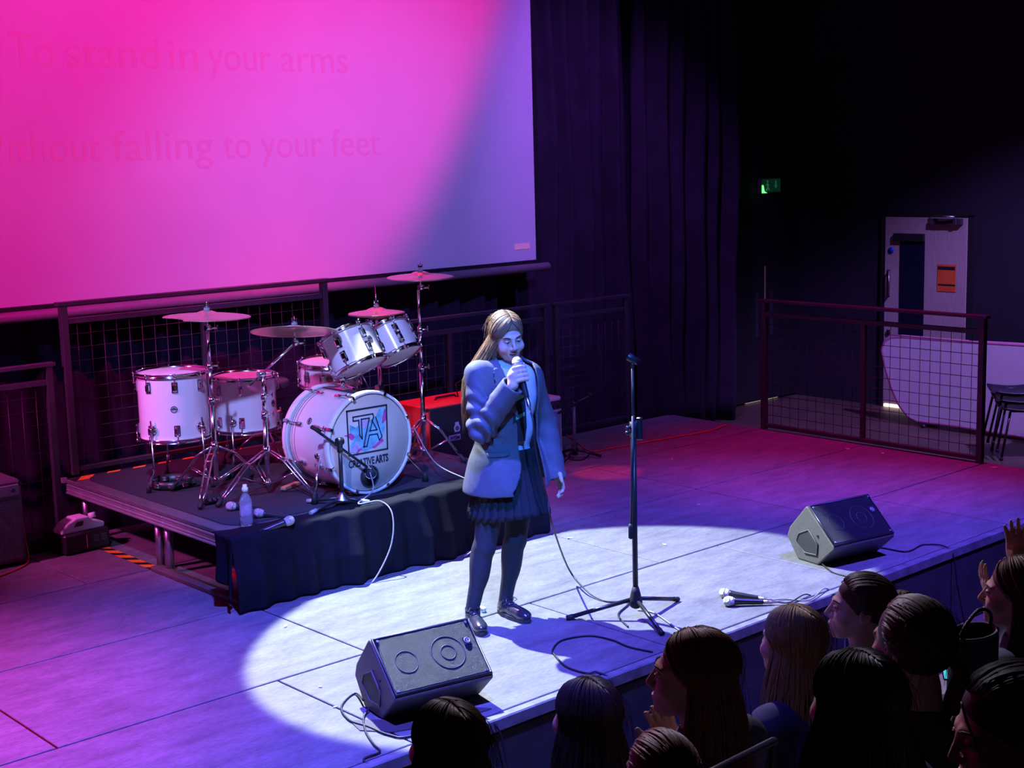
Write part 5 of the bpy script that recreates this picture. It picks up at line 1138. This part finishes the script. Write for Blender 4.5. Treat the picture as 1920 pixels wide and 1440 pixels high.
S.cap(sR, eR, .059, .056, .03); S.cap(eR, wR, .059, .050, .02); S.cap(sL, eL, .058, .052, .03); S.cap(eL, wL+(wL-eL).normalized()*.075, .052, .047, .02)
G = S.full(); px_, py_, pz_ = [g.astype(np.float32) for g in G]
lx = (px_-chest.x)*BRn[0, 0]+(py_-chest.y)*BRn[1, 0]+0*pz_; ly = (px_-chest.x)*BRn[0, 1]+(py_-chest.y)*BRn[1, 1]+0*pz_; zz = pz_+0*lx
def segd(a, b): 
    a = np.array(a); b = np.array(b); ab = b-a; t = np.clip(((px_-a[0])*ab[0]+(py_-a[1])*ab[1]+(pz_-a[2])*ab[2])/(ab@ab), 0, 1)
    return np.sqrt((px_-a[0]-t*ab[0])**2+(py_-a[1]-t*ab[1])**2+(pz_-a[2]-t*ab[2])**2), t
dU, tU = segd(sR, eR); dF, tF = segd(eR, wR); dU2, tU2 = segd(sL, eL); dF2, tF2 = segd(eL, wL)
near = np.minimum(np.minimum(dU, dF), np.minimum(dU2, dF2))
# woven folds: diagonal creases on the bent sleeve, softer ones on the trunk
ax = np.array(eR-sR); ax = ax/np.linalg.norm(ax)
fold = .012*np.sin(95*((px_-sR.x)*ax[0]+(py_-sR.y)*ax[1]+(pz_-sR.z)*ax[2])+14*ly+9*np.sin(20*lx))*np.exp(-(dU/.085)**2)*np.clip(tU*1.6-.15, .05, 1)
ax = np.array(wR-eR); ax = ax/np.linalg.norm(ax)
fold += .008*np.sin(80*((px_-eR.x)*ax[0]+(py_-eR.y)*ax[1]+(pz_-eR.z)*ax[2])+22*lx)*np.exp(-(dF/.085)**2)*np.clip(1.1-tF*1.3, 0, 1)
fold += .003*np.sin(60*zz+30*lx)*np.exp(-(dF2/.09)**2)+.004*np.sin(26*lx+10*zz)*np.clip((waist.z-zz)*5+.3, 0, 1)
S.d = (S.d+fold).astype(np.float32)
base_d = S.d.copy()
shell = np.abs(base_d)-.0055
torso = near > .078
# front opening, hem, neck and cuffs
hemz = hemc.z-.02+.10*np.clip(-(lx+.02), 0, .2)*0+.012*np.sin(lx*9)
edge = -.004-.5*np.clip(hemc.z+.11-zz, 0, .12)**1.5*3
op = np.minimum(np.minimum(lx-edge, .125-lx), -.02-ly)
op = np.where(zz > chest.z+.10, np.minimum(op, (.16-(zz-chest.z))*.8+.02), op)
vz = np.minimum(np.minimum((.075-np.abs(lx-.012))-.55*np.clip(chest.z+.10-zz, 0, 1), -.02-ly), zz-(chest.z-.02))
op = np.maximum(op, vz)
op = np.minimum(op, near-.072)
cut = np.maximum(shell, op)
cut = np.maximum(cut, np.minimum(hemz-zz, near-.066))
cut = np.maximum(cut, np.minimum(.066-np.sqrt((px_-cn.x)**2+(py_-cn.y)**2+0*pz_), zz-(neck.z-.03)))
for e_, w_, dd in ((eR, wR, dF), (eL, wL+(wL-eL).normalized()*.065, dF2)):
    a = np.array((w_-e_).normalized()); q = ((px_-w_.x)*a[0]+(py_-w_.y)*a[1]+(pz_-w_.z)*a[2])
    cut = np.maximum(cut, np.where(dd < .09+np.clip(q, 0, .1), q-.0, -.1))
S.d = cut.astype(np.float32)
jk = S.build('blazer', BLZ, singer, smooth=1)
# lapels follow the chest, one step proud
lap = np.abs(base_d-.009)-.0080
u = (zz-(chest.z-.09))/.27
wl = .085*np.clip(u*1.5, 0, 1)*np.clip((1.08-u)*6, 0, 1)
left = np.maximum(np.maximum(edge-wl-lx, lx-edge-.006), -np.clip(u, 0, 1)*0-.001)
lapL = np.maximum(np.maximum(lap, np.maximum(edge-.004-wl-.055*np.clip(u, 0, 1)-lx, lx-(edge+.004-.075*np.clip(u, 0, 1)))), ly+.01)
lapL = np.maximum(lapL, np.maximum(chest.z-.09-zz, zz-(chest.z+.155))); lapL = np.maximum(lapL, .088-near)
lapR = np.maximum(np.maximum(lap, np.maximum(.095-.02*u-lx, lx-(.115+.05*np.clip(u, 0, 1)))), ly+.01); lapR = np.maximum(lapR, np.maximum(chest.z-.09-zz, zz-(chest.z+.155))); lapR = np.maximum(lapR, .088-near)
for L_ in (lapL,):
    S.d = L_.astype(np.float32)
    if (S.d < 0).any(): S.build('lapel', BLZ, jk, smooth=1)
pk = np.maximum(np.maximum(np.abs(base_d-.007)-.006, np.maximum(-.155-lx, lx+.055)), np.maximum(np.abs(zz-(waist.z-.095)-.05*(lx+.1))-.011, ly)); S.d = np.maximum(pk, .09-near).astype(np.float32)
if (S.d < 0).any(): S.build('pocket_flap', BLZ, jk, smooth=1)
# pleated skirt
SKT = mat('black_skirt_cloth', (.009, .009, .013), .8, var=.2, scale=60)
ht = J(952, 838, .02); hb = J(954, 962, .015)
def sk(u, v):
    a = 2*PI*u; c = ht.lerp(hb, v); r1 = .135+(.205-.135)*v**1.3; r2 = .105+(.170-.105)*v**1.3; ph = (u*28) % 1; pl = (ph-.5)*.022*v**.7
    return c+BRm @ V(((r1+pl)*math.cos(a), (r2+pl)*math.sin(a), .006*math.sin(a*3)*v))
m = MB(); m.grid(sk, 224, 14); ob = m.build('skirt', SKT, singer); so = ob.modifiers.new('t', 'SOLIDIFY'); so.thickness = .003
# shoes
SHOE = mat('polished_black_leather', (.028, .028, .034), .22, var=.15, scale=30, coat=.6); SOLE = mat('shoe_sole', (.03, .028, .03), .6)
for an, toe in ((aR, onz(908, 1190, .02)), (aL, onz(994, 1163, .02))):
    d = V((toe.x-an.x, toe.y-an.y, 0)); L = max(.17, min(.20, d.length)); d.normalize(); hl = V((an.x, an.y, 0))-d*.045; Rm = Matrix((V((-d.y, d.x, 0)), -d, V((0, 0, 1)))).transposed(); Rn = np.array(Rm)
    S = SDF(hl-V((.2, .2, 0))+d*.1-V((0, 0, .0)), hl+d*.1+V((.2, .2, .16)), .0042)
    S.ell(hl+d*.035+V((0, 0, .042)), (.034, .045, .038), Rn, .02); S.ell(hl+d*.12+V((0, 0, .038)), (.037, .075, .032), Rn, .02); S.ell(hl+d*.185+V((0, 0, .034)), (.037, .050, .026), Rn, .02); S.cap(hl+d*.045+V((0, 0, .05)), hl+d*.05+V((0, 0, .085)), .036, .039, .015); S.cap(hl+d*.05+V((0, 0, .08)), hl+d*.05+V((0, 0, .13)), .036, .04, 0, 'sub')
    G = S.full(); S.d = np.maximum(S.d, .012-G[2]+0*S.d).astype(np.float32)
    sh_ = S.build('shoe', SHOE, singer)
    m = MB(); out = []
    for k in range(28):
        a = 2*PI*k/28; y = math.cos(a); x = math.sin(a); out.append(hl+d*(.108+.128*y)+Rm @ V((x*(.040 if y > -.2 else .036), 0, 0)))
    m.prism([(p.x, p.y) for p in out], .001, .022); m.build('sole', SOLE, sh_)
    ltop = MB()
    for i in range(4):
        c = hl+d*(.085+.020*i)+V((0, 0, .079-.0045*i)); ltop.tube([c+Rm @ V((-.020, .006, -.009)), c+V((0, 0, .002)), c+Rm @ V((.020, -.006, -.009))], .0024, 5)
    c = hl+d*.078+V((0, 0, .088))
    for sx in (-1, 1): ltop.tube([c, c+Rm @ V((sx*.022, -.006, .010)), c+Rm @ V((sx*.036, -.016, -.004)), c+Rm @ V((sx*.015, -.02, -.006))], .0022, 5)
    ltop.build('laces', mat('black_laces', (.05, .05, .06), .6), sh_)
o, e = handheld(mic_ball, mdir, 'dark microphone held up to the singer mouth', 'handheld microphones')
cable([e, e+mdir*.05, J(1003, 830, -.26), J(1014, 890, -.24), J(1026, 935, -.22), J(1036, 985, -.2), onz(1066, 1066, .10), onz(1100, 1108, .025), onz(1135, 1127, .006), onz(1178, 1130, .006), V((4.90, 4.72, .006)), V((4.80, 4.56, .006))], .0045, CABLE, 'black cable looping from the singer microphone down to the floor', 120)
cable([V((5.02, 4.70, .006)), onz(1228, 1150, .006), onz(1275, 1182, .006), V((4.93, 4.26, .006)), V((4.95, 4.15, -.03)), V((4.95, 4.14, -.3)), V((4.95, 4.1, FLOOR_Z+.01))], .0042, CABLEW, 'pale cable crossing the mic stand foot to the stage edge', 60)
cable([V((4.62, 4.235, .006)), onz(1180, 1213, .006), onz(1148, 1200, .006), onz(1105, 1192, .006), onz(1055, 1200, .006), onz(1037, 1217, .006), onz(1040, 1228, .006), onz(1062, 1250, .006), onz(1100, 1262, .006), V((4.26, 4.23, .006)), V((4.27, 4.15, -.04)), V((4.27, 4.14, -.3)), V((4.3, 4.1, FLOOR_Z+.01))], .0045, CABLE, 'black cable looping on the floor in the singer shadow', 110)
# ------------------------------------------------------------------ audience
def tier(y): return FLOOR_Z if y > 2.12 else (-.17 if y > 1.62 else (.08 if y > .95 else .40))
BLZN = mat('navy_blazer', (.060, .062, .12), .8, var=.12, scale=50, bump=.25, bscale=400); COLL = mat('white_collar', (.6, .6, .64), .7)
SEATM = mat('seat_plastic', (.03, .03, .06), .4, var=.1)
YD = V((0, 1, 0))
def mixdir(r, f): return -RH*r+FH*f
def spectator(label, x, y, D, hdir, hs, pitch=0., roll=0., bdir=(0, 1), vox=.0055, clothes=None, hairkw=None, hairm=None, browm=None, face=False, hands=(), collar=True, lean=0.):
    H = dep(x, y, D); R = basis(hdir, pitch, roll); b = V((bdir[0], bdir[1], 0)).normalized(); BR_ = basis(b); Bn = np.array(BR_); up = V((0, 0, 1))
    nk = H+V((0, 0, -.165*hs))+(R @ V((0, .036, 0)))*hs*.6-b*.01; hip = V((nk.x, nk.y, nk.z-.46))-b*.05; ch = nk.lerp(hip, .40); wa = nk.lerp(hip, .75)
    sl, sr = nk+BR_ @ V((.155, .01, -.055)), nk+BR_ @ V((-.155, .01, -.055)); base = V((hip.x, hip.y, tier(hip.y)))
    kn = [hip+BR_ @ V((s_*.09, -.27, .0)) for s_ in (1, -1)]; an = [V((k.x, k.y, max(tier(k.y), hip.z-.48)+.07)) for k in kn]
    elb = [sl+BR_ @ V((.05, -.06, -.25)), sr+BR_ @ V((-.05, -.06, -.25))]; wri = [hip+BR_ @ V((.08, -.26, .10)), hip+BR_ @ V((-.08, -.26, .10))]
    hd_ = [(wri[0], BR_ @ V((-.3, -1, -.2)), V((0, 0, -1)), 1, .3), (wri[1], BR_ @ V((.3, -1, -.2)), V((0, 0, -1)), -1, .3)]
    for (i, ep, wp, d, n, c) in hands: elb[i] = V(ep); wri[i] = V(wp); hd_[i] = (wri[i], V(d), V(n), hd_[i][3], c)
    pts = [H, hip, sl, sr]+kn+an+elb+wri; ex = .16
    lo = V([min(p[i] for p in pts)-ex for i in range(3)]); hi = V([max(p[i] for p in pts)+ex for i in range(3)])
    S = SDF(lo, hi, vox); head_prims(S, H, R, hs, 0.); S.cap(H+R @ V((0, .03, -.10)), nk, .046*hs, .050, .03)
    S.ell(ch, (.145, .095, .17), Bn, .04); S.ell(wa, (.13, .095, .13), Bn, .05); S.ell(hip, (.165, .13, .10), Bn, .05); S.cap(sl, sr, .045, .045, .05)
    for i in (0, 1):
        S.cap(hip+BR_ @ V((.09 if i == 0 else -.09, 0, 0)), kn[i], .080, .058, .03); S.cap(kn[i], an[i], .052, .036, .02); S.cap(an[i]+V((0, 0, -.03)), an[i]+b*.13+V((0, 0, -.04)), .034, .028, .02)
        S.cap(sl if i == 0 else sr, elb[i], .044, .036, .02); S.cap(elb[i], wri[i], .035, .024, .015); w_, d, n, sd, c = hd_[i]; hand_prims(S, w_, d, n, sd, c, .95)
    zc = nk.z-.07; fs0 = face_slot(H, R, hs)
    def slot(P): f = fs0(P); f[P[:, 2] < hip.z+.04] = 2; return f
    pe = tag(S.build('person', [SKINM, LIPM, TIGHTS], slot=slot, org=base), label, 'person', 'audience members watching the stage')
    S = SDF(lo, hi, .008); S.ell(ch, (.172, .122, .19), Bn, .04); S.ell(wa, (.16, .12, .15), Bn, .05); S.ell(hip+V((0, 0, .02)), (.19, .155, .12), Bn, .05); S.cap(sl.lerp(nk, .05), sr.lerp(nk, .05), .062, .062, .05); S.cap(nk-V((0, 0, .03)), nk+V((0, 0, .012)), .080, .068, .03)
    for i in (0, 1): S.cap(sl if i == 0 else sr, elb[i], .066, .056, .03); S.cap(elb[i], elb[i].lerp(wri[i], .93), .056, .044, .02)
    G = S.full(); S.d = (S.d+.004*np.sin(55*G[2]+30*G[0])*np.cos(28*G[1])).astype(np.float32)
    for i in (0, 1):
        a = (wri[i]-elb[i]).normalized(); q = elb[i].lerp(wri[i], .93); S.cap(q+a*.03, q+a*.10, .06, .07, 0, 'sub')
    S.cap(nk+V((0, 0, .0)), nk+V((0, 0, .1)), .056, .07, 0, 'sub')
    S.build('blazer', clothes or BLZN, pe)
    if collar:
        m = MB(); m.lathe([(.057, -.02), (.062, -.018), (.059, .028), (.055, .030), (.057, -.02)], T(nk+V((0, 0, .008))), 24, caps=False); m.build('shirt_collar', COLL, pe)
    if hairkw is not None: hair(pe, H, R, hs, hairm, **hairkw)
    if face: face_bits(pe, H, R, hs, browm or hairm, 0., .35)
    return pe, H, R, hip, b, BR_
def seat(hip, b, BR_, label):
    zt = hip.z-.135; base = V((hip.x, hip.y, tier(hip.y-.0))); o = thing('audience_chair', label, 'chair', base, 'audience chairs'); M = T((hip.x, hip.y, 0)) @ BR_.to_4x4()
    MB().box((0, -.02, zt-.02), (.44, .44, .035), M, .012).build('seat', SEATM, o)
    MB().box((0, .215, zt+.24), (.42, .03, .34), M, .012).build('backrest', SEATM, o)
    for sx in (-1, 1):
        for sy in (-.2, .19):
            q = M @ V((sx*.19, sy, 0)); tz = tier(q.y); MB().cyl((q.x, q.y, tz+.0008), (q.x, q.y, max(tz+.02, zt-.03)), .011, n=8).build('leg', BLKMETAL, o)
        MB().cyl(M @ V((sx*.19, .205, zt-.03)), M @ V((sx*.19, .225, zt+.30)), .011, n=8).build('back_post', BLKMETAL, o)
    return o
h_br = hair_mat('brown_hair', (.11, .06, .04)); h_dk = hair_mat('dark_brown_hair', (.055, .032, .025)); h_au = hair_mat('auburn_hair', (.17, .06, .035)); h_bl = hair_mat('blonde_hair', (.38, .25, .12)); h_bk = hair_mat('black_brown_hair', (.03, .018, .022)); h_rd = hair_mat('reddish_hair', (.14, .045, .035))
P = []
def add(lab, seatlab, *a, **k):
    r = spectator(lab, *a, **k); P.append(r); seat(r[3], r[4], r[5], seatlab); return r
add('seated person in dark blazer seen from behind, leftmost of the audience', 'dark chair under the leftmost audience member', 835, 1402, 3.5, mixdir(.62, .78), .98, -.10, clothes=BLZN, hairkw=dict(seed=1, drop=.36, n=190, phi0=58, fly=50), hairm=h_br)
add('seated person seen from behind, second audience member from the left', 'dark chair under the second audience member from the left', 1097, 1347, 4.1, mixdir(.66, .75), .98, -.08, hairkw=dict(seed=2, drop=.42, n=190, phi0=58, fly=70), hairm=h_dk)
c_el = dep(1225, 1500, 3.85); c_wr = dep(1262, 1412, 3.86); 
add('seated person in blue-grey blazer in profile with a hand at the chin', 'dark chair under the person with a hand at the chin', 1297, 1266, 3.75, mixdir(.97, .18), 1.0, -.06, vox=.0042, face=True, clothes=mat('blue_grey_blazer', (.10, .11, .18), .8, var=.12, scale=50, bump=.25, bscale=400),
    hairkw=dict(seed=3, drop=.40, n=230, phi0=74, part=-.15, fly=30), hairm=h_au, browm=h_dk, hands=((0, c_el, c_wr, dep(1226, 1300, 3.90)-c_wr, -RH*.2-FH+V((0, 0, .3)), .45),))
add('seated person at the bottom edge with only the top of the head showing', 'dark chair under the head cut off by the bottom edge', 1238, 1464, 3.25, mixdir(.45, .89), .95, -.05, hairkw=dict(seed=4, n=420, rad=.0062, style='up', tail=(.0, .22), fly=20), hairm=h_rd)
add('seated person in royal blue blazer, back turned, beside the floor microphones', 'dark chair under the person in royal blue blazer', 1484, 1206, 4.5, mixdir(.60, .80), 1.0, -.08, clothes=mat('royal_blazer', (.05, .055, .14), .8, var=.12, scale=50, bump=.25, bscale=400), hairkw=dict(seed=5, drop=.36, n=230, phi0=66, fly=70, rad=.007), hairm=h_bl)
add('seated person in profile nearest the stage edge, below the far monitor', 'dark chair under the person in profile nearest the stage', 1612, 1140, 5.0, mixdir(.98, .12), 1.0, -.10, vox=.0045, face=True, hairkw=dict(seed=6, n=420, rad=.0062, style='up', tail=(.15, 0), fly=40), hairm=h_dk, browm=h_dk)
add('seated person with back turned, large dark head left of the plum blazer', 'dark chair under the large dark head seen from behind', 1602, 1322, 3.15, mixdir(.55, .83), 1.0, -.05, hairkw=dict(seed=7, drop=.48, n=260, phi0=52, fly=40, spread=1.8, wave=.012, rad=.010), hairm=h_bk)
add('seated person in plum blazer turned away with pale collar at the nape', 'dark chair under the person in plum blazer', 1708, 1212, 3.6, mixdir(.50, .86), 1.04, -.02, vox=.0048, hairkw=dict(seed=8, n=420, rad=.0062, style='up', tail=(-.3, .16), fly=30), hairm=hair_mat('dark_auburn_hair', (.07, .025, .03)), clothes=mat('plum_blazer', (.055, .045, .085), .8, var=.12, scale=50, bump=.25, bscale=400))
i_w1 = dep(1906, 1056, 4.92); i_e1 = dep(1940, 1175, 4.85); i_w2 = dep(1864, 1135, 4.86); i_e2 = dep(1905, 1225, 4.72)
add('seated person clapping with both hands raised at the right edge', 'dark chair under the clapping person', 1906, 1114, 4.65, mixdir(.90, .42), 1.0, -.05, vox=.0048, face=True, hairkw=dict(seed=9, drop=.40, n=220, phi0=76, fly=40), hairm=hair_mat('chestnut_hair', (.15, .07, .05)), browm=h_dk,
    hands=((0, i_e2, i_w2, dep(1836, 1062, 4.88)-i_w2, RH+V((0, 0, .1)), .12), (1, i_e1, i_w1, dep(1904, 985, 4.94)-i_w1, -RH*.5-FH*.8, .15)))
add('person in close profile looking down at the bottom right corner', 'dark chair under the close profile at the bottom right', 1890, 1368, 2.8, mixdir(.99, -.05), 1.04, .16, vox=.0042, face=True, hairkw=dict(seed=10, n=420, rad=.0062, style='up', tail=(.1, .2), fly=25), hairm=h_bk, browm=h_bk)
# loose strand on the near profile
_, H, R, hip, b, BR_ = P[-1]
m = MB(); m.tube(catmull([H+R @ V(q) for q in ((.02, -.09, .085), (.050, -.095, .06), (.064, -.088, .02), (.070, -.080, -.02))], 12), [.0028]*8+[.002, .0015, .001, .0004], 5); m.build('loose_strand', h_bk, P[-1][0])
# black handbag rim and a lit phone among the seats
bg = dep(1825, 1185, 4.3); o = thing('handbag', 'black woven tote bag standing on a seat beside the clapping person', 'bag', bg-V((0, 0, .42)))
MB().lathe([(.001, -.42), (.075, -.42), (.085, -.40), (.090, -.02), (.085, 0), (.078, 0), (.080, -.02), (.075, -.38), (.001, -.39)], T(bg) @ Matrix.Diagonal((1.15, .7, 1, 1)), 28).build('pouch', mat('black_leather', (.03, .028, .032), .35, bump=.6, bscale=200), o)
MB().torus(.084, .006, T(bg) @ Matrix.Diagonal((1.15, .7, 1, 1)), 28, 6).build('rim', mat('grey_stitching', (.16, .15, .17), .5), o)
m = MB(); m.tube(catmull([bg+V((-.09, 0, -.01)), bg+V((-.07, -.02, .05)), bg+V((.0, -.02, .075)), bg+V((.08, -.01, .04)), bg+V((.095, 0, -.02))], 16), .006, 6); m.build('strap', mat('black_leather', (.03,)*3), o)
seat(V((bg.x, bg.y, bg.z-.42+.135+.0015)), YD, basis(YD), 'dark chair under the black tote bag')
ph = bg-RH*.072-V((0, 0, .11)); o = thing('phone', 'lit cyan phone screen between the seats', 'phone', ph); Mp = frame(ph, -FH+V((0, 0, .8)), RH)
MB().box((0, 0, 0), (.045, .08, .008), Mp, .003).build('body', BLACKGLOSS, o); MB().box((0, 0, .0045), (.04, .072, .001), Mp).build('display', mat('lit_display', (.1, .5, .6), .3, emit=(.10, .75, 1, .8)), o)
# seat row handrail whose end shows between the dark heads
a = dep(1345, 1442, 3.05); b2 = dep(1452, 1388, 3.3); o = thing('hand_rail', 'dark blue glossy seat rail end between the heads', 'railing', V((a.x, a.y, tier(a.y))))
m = MB(); m.tube([a+(a-b2)*.6, a, b2, b2+V((0.03, 0.03, -.03)), b2+V((.04, .04, -.12))], .008, 8, flat=1.4); m.build('rail_bar', mat('blue_black_rail', (.012, .014, .04), .35), o)
for q in (a+(a-b2)*.5, a+(a-b2)*.1): MB().cyl((q.x, q.y, tier(q.y)+.001), q, .012, n=8).build('post', BLKMETAL, o)
